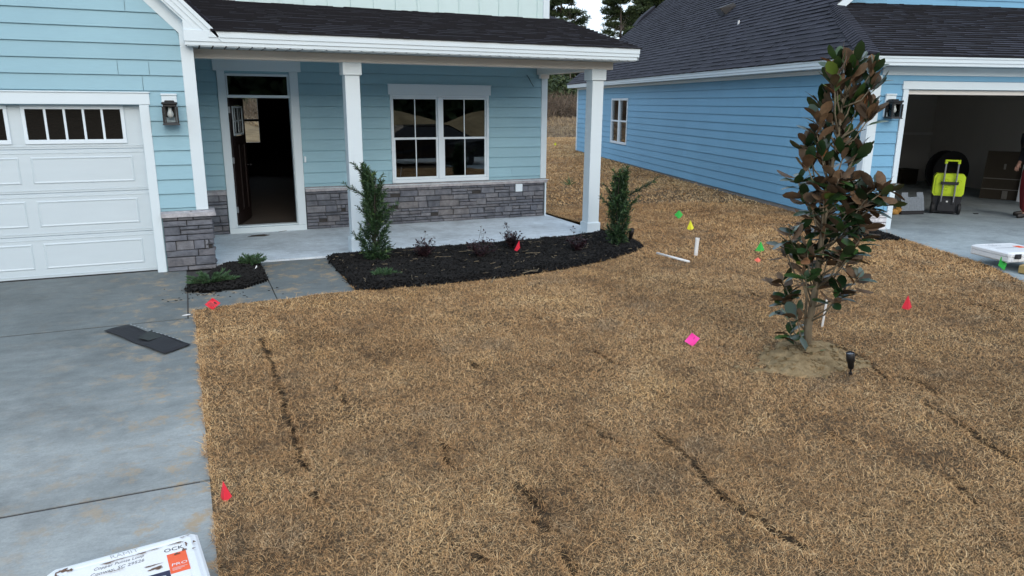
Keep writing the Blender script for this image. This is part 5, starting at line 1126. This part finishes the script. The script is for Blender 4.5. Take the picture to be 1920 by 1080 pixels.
def case(loc, rz, label, W, Dp, Hh, detail):
    t = empty('storage_case', loc, rz, label, 'storage case', 'white latched plastic cases')
    b = MB(); b.bev(0, W, 0, Dp, 0, Hh*.58, .012); b.bev(.012, W-.012, .012, Dp-.012, Hh*.58, Hh*.62, .002)
    for k in range(6): x = W*(k+.5)/6; b.bev(x-.012, x+.012, -.006, .0, .01, Hh*.5, .003)
    b.bev(.02, .05, .03, .06, -.012, .0, .003); b.bev(W-.05, W-.02, .03, .06, -.012, .0, .003); b.build('base', M['case_white'], t)
    zt = Hh; l = MB(); e = .018
    q0 = [(-.006, -.006), (W+.006, -.006), (W+.006, Dp+.006), (-.006, Dp+.006)]
    def ringp(ins, z, c=.022): x0, x1, y0, y1 = -.006+ins, W+.006-ins, -.006+ins, Dp+.006-ins; return [(x0+c, y0, z), (x1-c, y0, z), (x1, y0+c, z), (x1, y1-c, z), (x1-c, y1, z), (x0+c, y1, z), (x0, y1-c, z), (x0, y0+c, z)]
    R_ = [ringp(0, Hh*.60), ringp(0, zt-.022), ringp(.012, zt-.010), ringp(.024, zt-.006), ringp(.036, zt), ringp(.060, zt), ringp(.066, zt-.003)]
    vs = sum(R_, []); fs = [(i*8+k, i*8+(k+1) % 8, (i+1)*8+(k+1) % 8, (i+1)*8+k) for i in range(len(R_)-1) for k in range(8)]+[tuple((len(R_)-1)*8+k for k in range(8)), tuple(range(8))[::-1]]
    l.add(vs, fs); lid = l.build('lid', M['case_white'], t)
    for x in ((.07, W-.17) if W > .4 else (.07,)):
        k = MB(); k.bev(x, x+.09, -.022, -.0065, Hh*.38, Hh*.86, .005); k.bev(x+.02, x+.07, -.030, -.0225, Hh*.46, Hh*.62, .003); k.build('latch', M['black_plastic'], t)
    return t, lid
# near case, long far edge turned a little; the far edge carries the upside... of the label
a0, a1 = GZ(90, 1068, .125), GZ(371, 993, .125); rz = math.atan2(a1[1]-a0[1], a1[0]-a0[0]); W = float(np.linalg.norm((a1-a0)[:2]))-.012; Dp = .56; Hc = .125
ox = a0+np.array([math.sin(rz), -math.cos(rz), 0])*Dp; t, lid = case((float(ox[0]), float(ox[1]), .004), rz, 'white latched plastic case with a muddy label, on the driveway beside the lawn edge', W, Dp, Hc, True)
zl = Hc-.0022; b = MB(); Y = lambda y: Dp-y       # y measured from the far edge
b.cur = 0; b.add([(.075, Y(.40), zl), (W-.066, Y(.40), zl), (W-.066, Y(.075), zl), (.075, Y(.075), zl)], [(0, 1, 2, 3)])
b.cur = 1; z = zl+.0006; xo = W-.142; b.add([(xo, Y(.31), z), (xo+.080, Y(.31), z), (xo+.080, Y(.150), z), (xo, Y(.150), z)], [(0, 1, 2, 3)])
b.cur = 2; b.add([(xo-.10, Y(.40), z), (xo-.001, Y(.40), z), (xo-.001, Y(.275), z), (xo-.10, Y(.275), z)], [(0, 1, 2, 3)])
z += .0006
b.cur = 3; add_text(b, 'OCK', .040, W-.150, Y(.128), z, .0, .95)
b.cur = 0; add_text(b, 'PRO', .030, xo+.008, Y(.255), z+.0006, 0, 1.15, .15); add_text(b, 'DR', .055, xo-.088, Y(.345), z+.0006, 0, 1.05)
for yy, x2 in ((.272, .072), (.280, .06), (.288, .045)): b.add([(xo+.01, Y(yy), z), (xo+x2, Y(yy), z), (xo+x2, Y(yy-.002), z), (xo+.01, Y(yy-.002), z)], [(0, 1, 2, 3)])
b.cur = 4; add_text(b, 'Copper Pointe Loop', .030, .17, Y(.118), z, .035, .80, .25, .0008); add_text(b, 'Conway, SC 29526', .032, .155, Y(.160), z, .05, .86, .25, .0008)
b.cur = 5; add_text(b, 'RAMIT', .042, .24, Y(.060), Hc+.0006, .02, .95, -.15)
b.cur = 6
for i, (x, y, rx, ry) in enumerate(((.055, .052, .022, .012), (.085, .062, .012, .008), (.03, .09, .012, .02), (W-.054, .105, .004, .018), (W-.068, .145, .010, .008), (W-.205, .205, .030, .004), (W-.19, .235, .026, .010), (W-.10, .165, .012, .006), (W-.33, .082, .07, .0025), (W-.20, .079, .05, .0022), (W-.09, .077, .03, .004), (W-.37, .09, .02, .004), (W-.06, .045, .012, .003), (W-.035, .04, .008, .003), (W-.02, .11, .006, .008), (W-.03, .165, .007, .004), (W-.24, .087, .022, .004), (W-.36, .168, .05, .002))): blotch(b, x, Y(y), rx, ry, (Hc if y < .066 or x > W-.06 or x < .07 else zl)+.0014+i*.0003, 500+i)
b.build('label_sheet', [M['paper'], M['label_orange'], M['label_navy'], M['ink'], M['pencil'], M['faded'], M['dirt_smear']], lid)
# far case on a timber
lz = float(H(*to_world(.4, -2.5)))+.012
tb = MB(); tb.bev(-.075, .075, 0, 1.9, 0, .095, .006); tag(tb.build('timber', M['timber'], loc=RL(.30, -2.95, lz), rz=TH-R(62)), 'rough yellow timber lying under the far white case', 'timber')
t, lid = case(RL(.19, -2.80, lz+.108), TH+R(2), 'white latched plastic case resting across a timber on the far driveway', .62, .60, .125, False)
b = MB(); z = .125-.002; b.cur = 0; b.add([(.09, .30, z), (.40, .30, z), (.40, .31, z), (.09, .31, z)], [(0, 1, 2, 3)]); b.cur = 1; b.add([(.42, .28, z), (.53, .28, z), (.53, .40, z), (.42, .40, z)], [(0, 1, 2, 3)]); b.cur = 2
for i in range(3): add_text(b, 'Copper Pointe'[:11-i], .03, .14, .42+.045*i, z, .05, 1, .2)
b.build('label_sheet', [M['label_navy'], M['label_orange'], M['pencil']], lid)

# ------------------------------------------------------------------ things in the open garage
ZF = .2
t = empty('rolling_tool_box', RL(2.75, 1.42, ZF), TH-R(33), 'lime and black rolling tool box with its handle pulled up', 'tool box'); t.scale = (.76, .93, .93)
b = MB(); b.hexa([(-.25, .02, .03), (.25, .02, .03), (.25, .24, .03), (-.25, .24, .03), (-.31, 0, .33), (.31, 0, .33), (.31, .26, .33), (-.31, .26, .33)]); b.bev(-.19, .19, -.03, .02, .06, .31, .01); b.bev(-.17, -.09, -.05, -.0301, .2, .34, .008); b.bev(.09, .17, -.05, -.0301, .2, .34, .008); b.bev(-.31, .31, .0, .26, .331, .36, .008); b.build('base_bin', M['black_plastic'], t)
b = MB()
pr = [(-.29, .36), (.29, .36), (.33, .41), (.33, .73), (.28, .79), (-.28, .79), (-.33, .73), (-.33, .41)]
b.prism([(x, .02, z) for x, z in pr], (0, .2, 0)); b.prism([(x*.86, .005, .575+(z-.575)*.86) for x, z in pr], (0, .014, 0))
for x in (-.06, .16, .27):
    for z in (.5, .66): b.lathe((x*.8, .006, z), (0, -1, 0), [(.035, 0), (.035, .008), (.028, .012), (.02, .006)], 10)
b.build('lid_box', M['lime'], t)
b = MB()
for x in (-.13, .13): b.tube([(x, -.035, .25), (x, -.035, 1.03)], .019, 10)
b.build('handle_tube', M['alu'], t)
b = MB(); b.bev(-.165, .165, -.055, -.012, 1.031, 1.065, .008); b.bev(-.165, -.105, -.058, -.010, .985, 1.0305, .008); b.bev(.105, .165, -.058, -.010, .985, 1.0305, .008); b.build('handle_grip', M['lime'], t)
b = MB(); b.bev(-.185, .185, -.062, -.010, .585, .64, .006); b.build('cross_bar', M['black_plastic'], t)
b = MB(); b.bev(-.02, .02, -.034, -.0301, .24, .27, .002); b.build('badge', M['paper'], t)
for x in (-.28, .28):
    b = MB(); s = -1 if x < 0 else 1; b.lathe((x-.035*s, .06, .115), (s, 0, 0), [(.07, 0), (.108, .004), (.115, .012), (.115, .058), (.108, .066), (.07, .07)], 24); wh = b.build('wheel', M['rubber'], t, False)
    b = MB(); b.lathe((x+.0355*s, .06, .115), (s, 0, 0), [(.075, 0), (.075, .004), (.03, .008), (.02, .014)], 18); b.build('rim', simple('grey_plastic_rim', (.06, .06, .065), .5), wh)
t = empty('parts_organizer', RL(2.12, 1.45, ZF), TH+R(2), 'open parts organizer with scuffed clear lid raised, beside the tool box', 'organizer')
b = MB(); b.bev(-.24, .24, 0, .34, 0, .065, .01)
for k in range(5): x = -.2+.1*k; b.box(x-.003, x+.003, .015, .325, .0651, .075)
b.build('tray', M['black_plastic'], t)
b = MB(); la = R(14); lv = lambda x, h, n=0.: (x, -.0+h*math.sin(la)+n*math.cos(la)+.005, .07+h*math.cos(la)-n*math.sin(la))
for poly in ([(-.235, 0), (.235, 0), (.235, .25), (-.235, .25)], [(-.235, .2505), (-.09, .2505), (-.09, .335), (-.215, .335)], [(.09, .2505), (.235, .2505), (.215, .335), (.09, .335)]): b.prism([lv(x, h) for x, h in poly], tuple(np.array(lv(0, 0, .012))-np.array(lv(0, 0))))
for i in range(9):
    for j in range(4): x, h = -.2+.05*i, .04+.06*j; b.prism([lv(x-.018, h-.02, -.004), (lv(x+.018, h-.02, -.004)), lv(x+.018, h+.02, -.004), lv(x-.018, h+.02, -.004)], tuple(np.array(lv(0, 0, .0035))-np.array(lv(0, 0))))
b.build('lid', M['plastic_clear'], t)
r = np.random.default_rng(8); b = MB(); base = np.array([0, 0, 0]); n = 10
for k, (c, R1) in enumerate((((-.06, 0, .05), (.10, .08, .05)), ((.07, .03, .07), (.09, .07, .07)))):
    vs = []; m, nn = 10, 6
    for i in range(nn+1):
        for j in range(m):
            a, e = 2*math.pi*j/m, math.pi*(i/nn-.5); q = 1+r.normal(0, .14); vs.append((c[0]+R1[0]*q*math.cos(e)*math.cos(a), c[1]+R1[1]*q*math.cos(e)*math.sin(a), max(.0, c[2]+R1[2]*q*math.sin(e)*(1.2 if math.cos(a) > 0 else .9))))
    b.add(vs, [(i*m+j, i*m+(j+1) % m, (i+1)*m+(j+1) % m, (i+1)*m+j) for i in range(nn) for j in range(m)])
for k in range(5): a = -.6+.35*k; b.tube([(.1, .02, .08), (.15+.03*math.cos(a), .02+.06*math.sin(a), .10), (.19+.03*math.cos(a), .02+.09*math.sin(a), .07+.01*k)], [.018, .016, .009], 7)
tag(b.build('work_glove', M['yellow_cloth'], None, True, loc=RL(1.82, 1.5, ZF), rz=TH), 'crumpled tan work gloves on the garage floor by the door jamb', 'gloves')
b = MB(); b.tube([(0, 0, 0), (.0, 0, .14), (.01, 0, .17), (.01, 0, .2)], [.035, .035, .02, .02], 10); tag(b.build('spray_bottle', M['bark'], None, True, loc=RL(1.72, 1.62, ZF), rz=TH), 'small brown bottle behind the work gloves', 'bottle')
b = MB(); b.prism([(-.05, -.02, 0), (.04, -.03, 0), (.06, .0, 0), (-.02, .03, 0)], (0, 0, .012)); tag(b.build('debris_chip', M['black_plastic'], loc=(*GZ(1829, 401, .2)[:2], ZF)), 'little black scrap on the garage floor right of the tool box', 'scrap')
# back of the garage
t = empty('wheel_stack', RL(5.5, 4.7, ZF), TH, 'large dark round cable reel deep in the garage', 'cable reel'); b = MB(); b.lathe((0, 0, .47), (0, 1, 0), [(.46, 0), (.46, .03), (.2, .031), (.2, .25), (.46, .251), (.46, .28)], 28); t.name = 'cable_reel'; b.build('drum', M['rubber'], t); b = MB(); b.lathe((0, -.012, .47), (0, 1, 0), [(.09, 0), (.09, .01)], 16); b.build('hub', M['cardboard'], t)
t = empty('panel_stack', RL(5.55, 3.2, ZF), TH+R(-48), 'dark brown panels leaning inside the garage', 'panel'); b = MB()
for k in range(3): th = .03; y = .04*k; b.hexa([(-.42+.04*k, y, 0), (.38+.03*k, y, 0), (.38+.03*k, y+th, 0), (-.42+.04*k, y+th, 0), (-.42+.04*k, y+.32, 1.0-.04*k), (.38+.03*k, y+.32, 1.0-.04*k), (.38+.03*k, y+th+.32, 1.0-.04*k), (-.42+.04*k, y+th+.32, 1.0-.04*k)])
b.build('board', M['cardboard'], t); b = MB()
for z in (.2, .42): b.hexa([(-.42, z*.32-.004, z), (.38, z*.32-.004, z), (.38, z*.32, z), (-.42, z*.32, z), (-.42, z*.32-.0+.0, z+.018), (.38, z*.32, z+.018), (.38, z*.32+.004, z+.018), (-.42, z*.32+.004, z+.018)])
b.bev(-.08, -.04, .2, .225, .62, .74, .003); b.bev(-.02, .08, .0, .03, .02, .19, .003); b.build('strapping', simple('pale_tape', (.2, .18, .15), .7), t)
b = MB(); b.hexa([(-.2, 0, 0), (.2, 0, 0), (.2, .03, 0), (-.2, .03, 0), (-.2, .25, .75), (.2, .25, .75), (.2, .28, .75), (-.2, .28, .75)]); tag(b.build('white_board', M['paper'], loc=RL(5.75, 2.75, ZF), rz=TH+R(-48)), 'white board leaning beside the dark brown panels', 'board')
b = MB(); b.bev(-.3, .3, -.2, .2, 0, .35, .01); b.bev(-.31, .31, -.21, .21, .3505, .375, .006); tag(b.build('cardboard_carton', M['cardboard'], loc=RL(5.55, 6.4, ZF), rz=TH+.2), 'dim carton at the back left of the garage', 'carton')
b = MB(); b.lathe((0, 0, 0), (0, 0, 1), [(.13, 0), (.15, .34), (.158, .345), (.158, .37), (.145, .37), (.13, .1)], 20); tag(b.build('bucket', simple('dull_grey_bucket', (.14, .14, .14), .5), loc=RL(5.05, 6.2, ZF)), 'dim grey bucket beside the carton in the garage', 'bucket')
b = MB(); b.bev(-.02, .02, -.25, .25, 0, 1.5, .004); o = b.build('leaning_plank', M['rubber'], loc=RL(.75, 4.6, ZF), rz=TH); o.rotation_euler = (0, -.18, TH); tag(o, 'dark plank leaning on the left garage wall', 'plank')

# ------------------------------------------------------------------ person at the right edge
def skin_mesh(name, joints, edges, mat, parent, sub=2):
    me = bpy.data.meshes.new(name); keys = list(joints); me.from_pydata([joints[k][0] for k in keys], [(keys.index(a), keys.index(c)) for a, c in edges], []); o = link(name, me, mat, parent)
    md = o.modifiers.new('skin', 'SKIN'); md.use_smooth_shade = True; me.skin_vertices[0]
    for i, k in enumerate(keys): rr = joints[k][1]; me.skin_vertices[0].data[i].radius = rr if isinstance(rr, tuple) else (rr, rr); me.skin_vertices[0].data[i].use_root = (i == 0)
    s = o.modifiers.new('sub', 'SUBSURF'); s.levels = s.render_levels = sub; dg = bpy.context.evaluated_depsgraph_get(); m2 = bpy.data.meshes.new_from_object(o.evaluated_get(dg)); o.modifiers.clear(); o.data = m2
    m2.polygons.foreach_set('use_smooth', np.ones(len(m2.polygons), bool))
    return o
PB = RL(3.88, .95, ZF)
pr_ = empty('person', PB, TH, 'standing person in black jacket, dark red trousers and black boots, cut by the frame edge', 'person')
J = {'pelvis': ((.10, 0, .93), (.13, .10)), 'waist': ((.09, 0, 1.08), (.125, .095)), 'chest': ((.06, 0, 1.28), (.15, .11)), 'neck0': ((.05, 0, 1.45), .06), 'neck': ((.03, 0, 1.52), .052), 'head0': ((-.0, 0, 1.60), (.072, .08)), 'head1': ((-.01, 0, 1.70), (.078, .088)), 'crown': ((0, 0, 1.77), .05),
     'hipL': ((.09, -.10, .88), .088), 'kneeL': ((-.03, -.11, .5), .058), 'ankL': ((.0, -.10, .10), .036), 'toeL': ((-.10, -.11, .045), .02), 'hipR': ((.12, .10, .88), .088), 'kneeR': ((.12, .12, .5), .058), 'ankR': ((.18, .12, .10), .036), 'toeR': ((.08, .14, .045), .02),
     'shL': ((.05, -.19, 1.40), .062), 'elL': ((.10, -.26, 1.12), .044), 'wrL': ((-.05, -.20, .92), .03), 'shR': ((.05, .19, 1.40), .062), 'elR': ((.12, .26, 1.12), .044), 'wrR': ((-.02, .2, .93), .03)}
E_ = [('pelvis', 'waist'), ('waist', 'chest'), ('chest', 'neck0'), ('neck0', 'neck'), ('neck', 'head0'), ('head0', 'head1'), ('head1', 'crown'), ('pelvis', 'hipL'), ('hipL', 'kneeL'), ('kneeL', 'ankL'), ('ankL', 'toeL'), ('pelvis', 'hipR'), ('hipR', 'kneeR'), ('kneeR', 'ankR'), ('ankR', 'toeR'), ('chest', 'shL'), ('shL', 'elL'), ('elL', 'wrL'), ('chest', 'shR'), ('shR', 'elR'), ('elR', 'wrR')]
def hand(side, w0, w1):
    w0, w1 = np.array(w0), np.array(w1); d = unit(w1-w0); sv = unit(np.cross(d, [0, 0, 1.])); pv = np.cross(sv, d); pal = w1+d*.07; J['palm'+side] = (tuple(w1+d*.05), (.034, .018)); E_.append(('wr'+side, 'palm'+side)); q0 = w1+d*.06
    for i, (off, Lf) in enumerate(((-.027, .062), (-.009, .074), (.009, .07), (.026, .054))):
        a = q0+sv*off+d*.02; J[f'k{i}{side}'] = (tuple(a), .0095); J[f'm{i}{side}'] = (tuple(a+d*Lf*.5-pv*.012), .0088); J[f't{i}{side}'] = (tuple(a+d*Lf*.72-pv*.04), .0072); E_.extend([('palm'+side, f'k{i}{side}'), (f'k{i}{side}', f'm{i}{side}'), (f'm{i}{side}', f't{i}{side}')])
    a = w1+d*.035-sv*.032; J['th0'+side] = (tuple(a), .011); J['th1'+side] = (tuple(a+d*.035-sv*.014-pv*.012), .0085); E_.extend([('palm'+side, 'th0'+side), ('th0'+side, 'th1'+side)])
hand('L', J['elL'][0], J['wrL'][0]); hand('R', J['elR'][0], J['wrR'][0])
skin_mesh('body', J, E_, M['skin'], pr_)
sc_ = lambda k, g: (J[k][0], tuple(x+g for x in J[k][1]) if isinstance(J[k][1], tuple) else J[k][1]+g)
T_ = {k: sc_(k, g) for k, g in (('pelvis', .03), ('hipL', .03), ('kneeL', .034), ('ankL', .036), ('hipR', .03), ('kneeR', .034), ('ankR', .036))}; T_['waist'] = ((.095, 0, 1.02), (.15, .12)); T_['calfL'] = ((-.01, -.105, .28), .088); T_['calfR'] = ((.16, .12, .28), .088)
skin_mesh('trousers', T_, [('pelvis', 'waist'), ('pelvis', 'hipL'), ('hipL', 'kneeL'), ('kneeL', 'calfL'), ('calfL', 'ankL'), ('pelvis', 'hipR'), ('hipR', 'kneeR'), ('kneeR', 'calfR'), ('calfR', 'ankR')], M['denim_red'], pr_)
K_ = {k: sc_(k, g) for k, g in (('chest', .03), ('waist', .035), ('neck0', .03), ('shL', .024), ('elL', .024), ('shR', .024), ('elR', .024))}; K_['hem'] = ((.10, 0, .95), (.17, .14)); K_['cuL'] = (tuple(np.array(J['elL'][0])*.12+np.array(J['wrL'][0])*.88), .045); K_['cuR'] = (tuple(np.array(J['elR'][0])*.12+np.array(J['wrR'][0])*.88), .045)
skin_mesh('jacket', K_, [('chest', 'waist'), ('waist', 'hem'), ('chest', 'neck0'), ('chest', 'shL'), ('shL', 'elL'), ('elL', 'cuL'), ('chest', 'shR'), ('shR', 'elR'), ('elR', 'cuR')], M['black_cloth'], pr_)
for s_ in ('L', 'R'):
    a, tt = np.array(J['ank'+s_][0]), np.array(J['toe'+s_][0]); dv = unit((tt-a)*[1, 1, 0]); f0 = a*[1, 1, 0]-dv*.05
    skin_mesh('boot', {'a': (tuple(a+[0, 0, .06]), .052), 'b': (tuple(a*[1, 1, 0]+[0, 0, .055]), (.052, .05)), 'c': (tuple(f0+dv*.14+[0, 0, .045]), (.05, .042)), 'd': (tuple(f0+dv*.235+[0, 0, .036]), (.044, .034))}, [('a', 'b'), ('b', 'c'), ('c', 'd')], M['leather'], pr_)
skin_mesh('hair', {'a': ((.03, 0, 1.70), (.088, .092)), 'b': ((.01, 0, 1.78), (.07, .075)), 'c': ((.07, 0, 1.62), .055)}, [('a', 'b'), ('a', 'c')], M['hair'], pr_)
b = MB(); hx = -.085
b.tube([(hx-.002, 0, 1.69), (hx-.018, 0, 1.655), (hx-.008, 0, 1.648)], [.008, .012, .009], 8)
b.build('nose', M['skin'], pr_, True)
for y in (-.08, .08): b = MB(); b.lathe((.01, y, 1.665), (0, 1 if y > 0 else -1, 0), [(.012, 0), (.022, .006), (.018, .012)], 10); b.build('ear', M['skin'], pr_, True)
for y in (-.03, .03): b = MB(); b.lathe((hx+.012, y, 1.685), (-1, 0, 0), [(.011, 0), (.008, .006)], 10); b.build('eye', M['black_plastic'], pr_)
b = MB(); b.tube([(hx+.004, -.024, 1.612), (hx-.006, 0, 1.610), (hx+.004, .024, 1.612)], [.004, .007, .004], 8); b.build('mouth', simple('lips', (.3, .12, .1), .5), pr_, True)

# ------------------------------------------------------------------ across the road, behind the camera (what the windows mirror)
def heap(name, x, y, rx, ry, h, seed, label):
    n, m = 40, 14; vs = []
    for i in range(m+1):
        for j in range(n): a = 2*math.pi*j/n; f = i/m; rr = (1-f); q = 1+.15*math.sin(3*a+seed)+.1*math.sin(7*a+seed*2); vs.append((rx*rr*q*math.cos(a), ry*rr*q*math.sin(a), h*(1-rr**1.5)*(1+.1*math.sin(5*a+f*4))-.25))
    b = MB(); b.add(vs, [(i*n+j, i*n+(j+1) % n, (i+1)*n+(j+1) % n, (i+1)*n+j) for i in range(m) for j in range(n)]); tag(b.build(name, M['sand'], None, True, loc=(x, y, 0)), label, 'sand heap', 'sand heaps across the road')
heap('sand_heap', 11, -33, 6, 3.5, 1.9, 1, 'long pale sand heap mirrored in the porch window'); heap('sand_heap', 18.5, -32, 5, 3.5, 1.7, 2, 'sand heap mirrored at the right of the porch window')
r = np.random.default_rng(77); n = 26000; x = r.uniform(-40, 60, n); y = r.uniform(-62, -54, n); z = r.random(n)*(9+4*vnoise(x*.2, x*0, 3)); D = unit(r.normal(0, 1, (n, 3))); tag(link('treeline', blades('treeline', np.stack([x, y, z], 1), D, unit(np.cross(D, r.normal(0, 1, D.shape))), 1.6, .8, np.zeros((n, 3)), np.clip(r.normal(.3, .15, n), 0, 1)), M['needle']), 'dark woods across the road mirrored in the windows', 'woods', kind='stuff')
t = empty('parked_car', (7.0, -9.3, -.06), R(4), 'black car standing beside the lawn, mirrored in the porch window', 'car')
b = MB(); prof = [(-2.2, .35), (-2.25, .75), (-2.1, .95), (-1.2, 1.02), (-.55, 1.42), (.95, 1.45), (1.75, 1.05), (2.2, .98), (2.25, .4)]
n = len(prof); vs = []
for y, k in ((-.90, 0), (-.88, 1), (.88, 1), (.90, 0)):
    pass
for s_, ys_ in ((-1, -1), (1, 1)):
    for x, z in prof: vs.append((x, s_*(.9 if z < 1.04 else .72), z))
b.add(vs, [tuple(range(n)), tuple(range(2*n-1, n-1, -1))]+[((i+1) % n, i, n+i, n+(i+1) % n) for i in range(n)]); b.build('body', M['car_paint'], t)
for s_ in (-1, 1): b = MB(); b.add([(-1.05, s_*.905, 1.05), (1.6, s_*.905, 1.06), (.95, s_*.735, 1.40), (-.5, s_*.735, 1.38)], [(0, 1, 2, 3)]); b.build('window', M['rubber'], t)
for x in (-1.4, 1.4):
    for s_ in (-1, 1):
        b = MB(); b.lathe((x, s_*.70, .34), (0, s_, 0), [(.22, 0), (.34, .01), (.34, .21), (.22, .22)], 24); wh = b.build('wheel', M['rubber'], t); b = MB(); b.lathe((x, s_*.905, .34), (0, s_, 0), [(.2, 0), (.2, .012), (.05, .02)], 18); b.build('rim', M['alu'], wh)
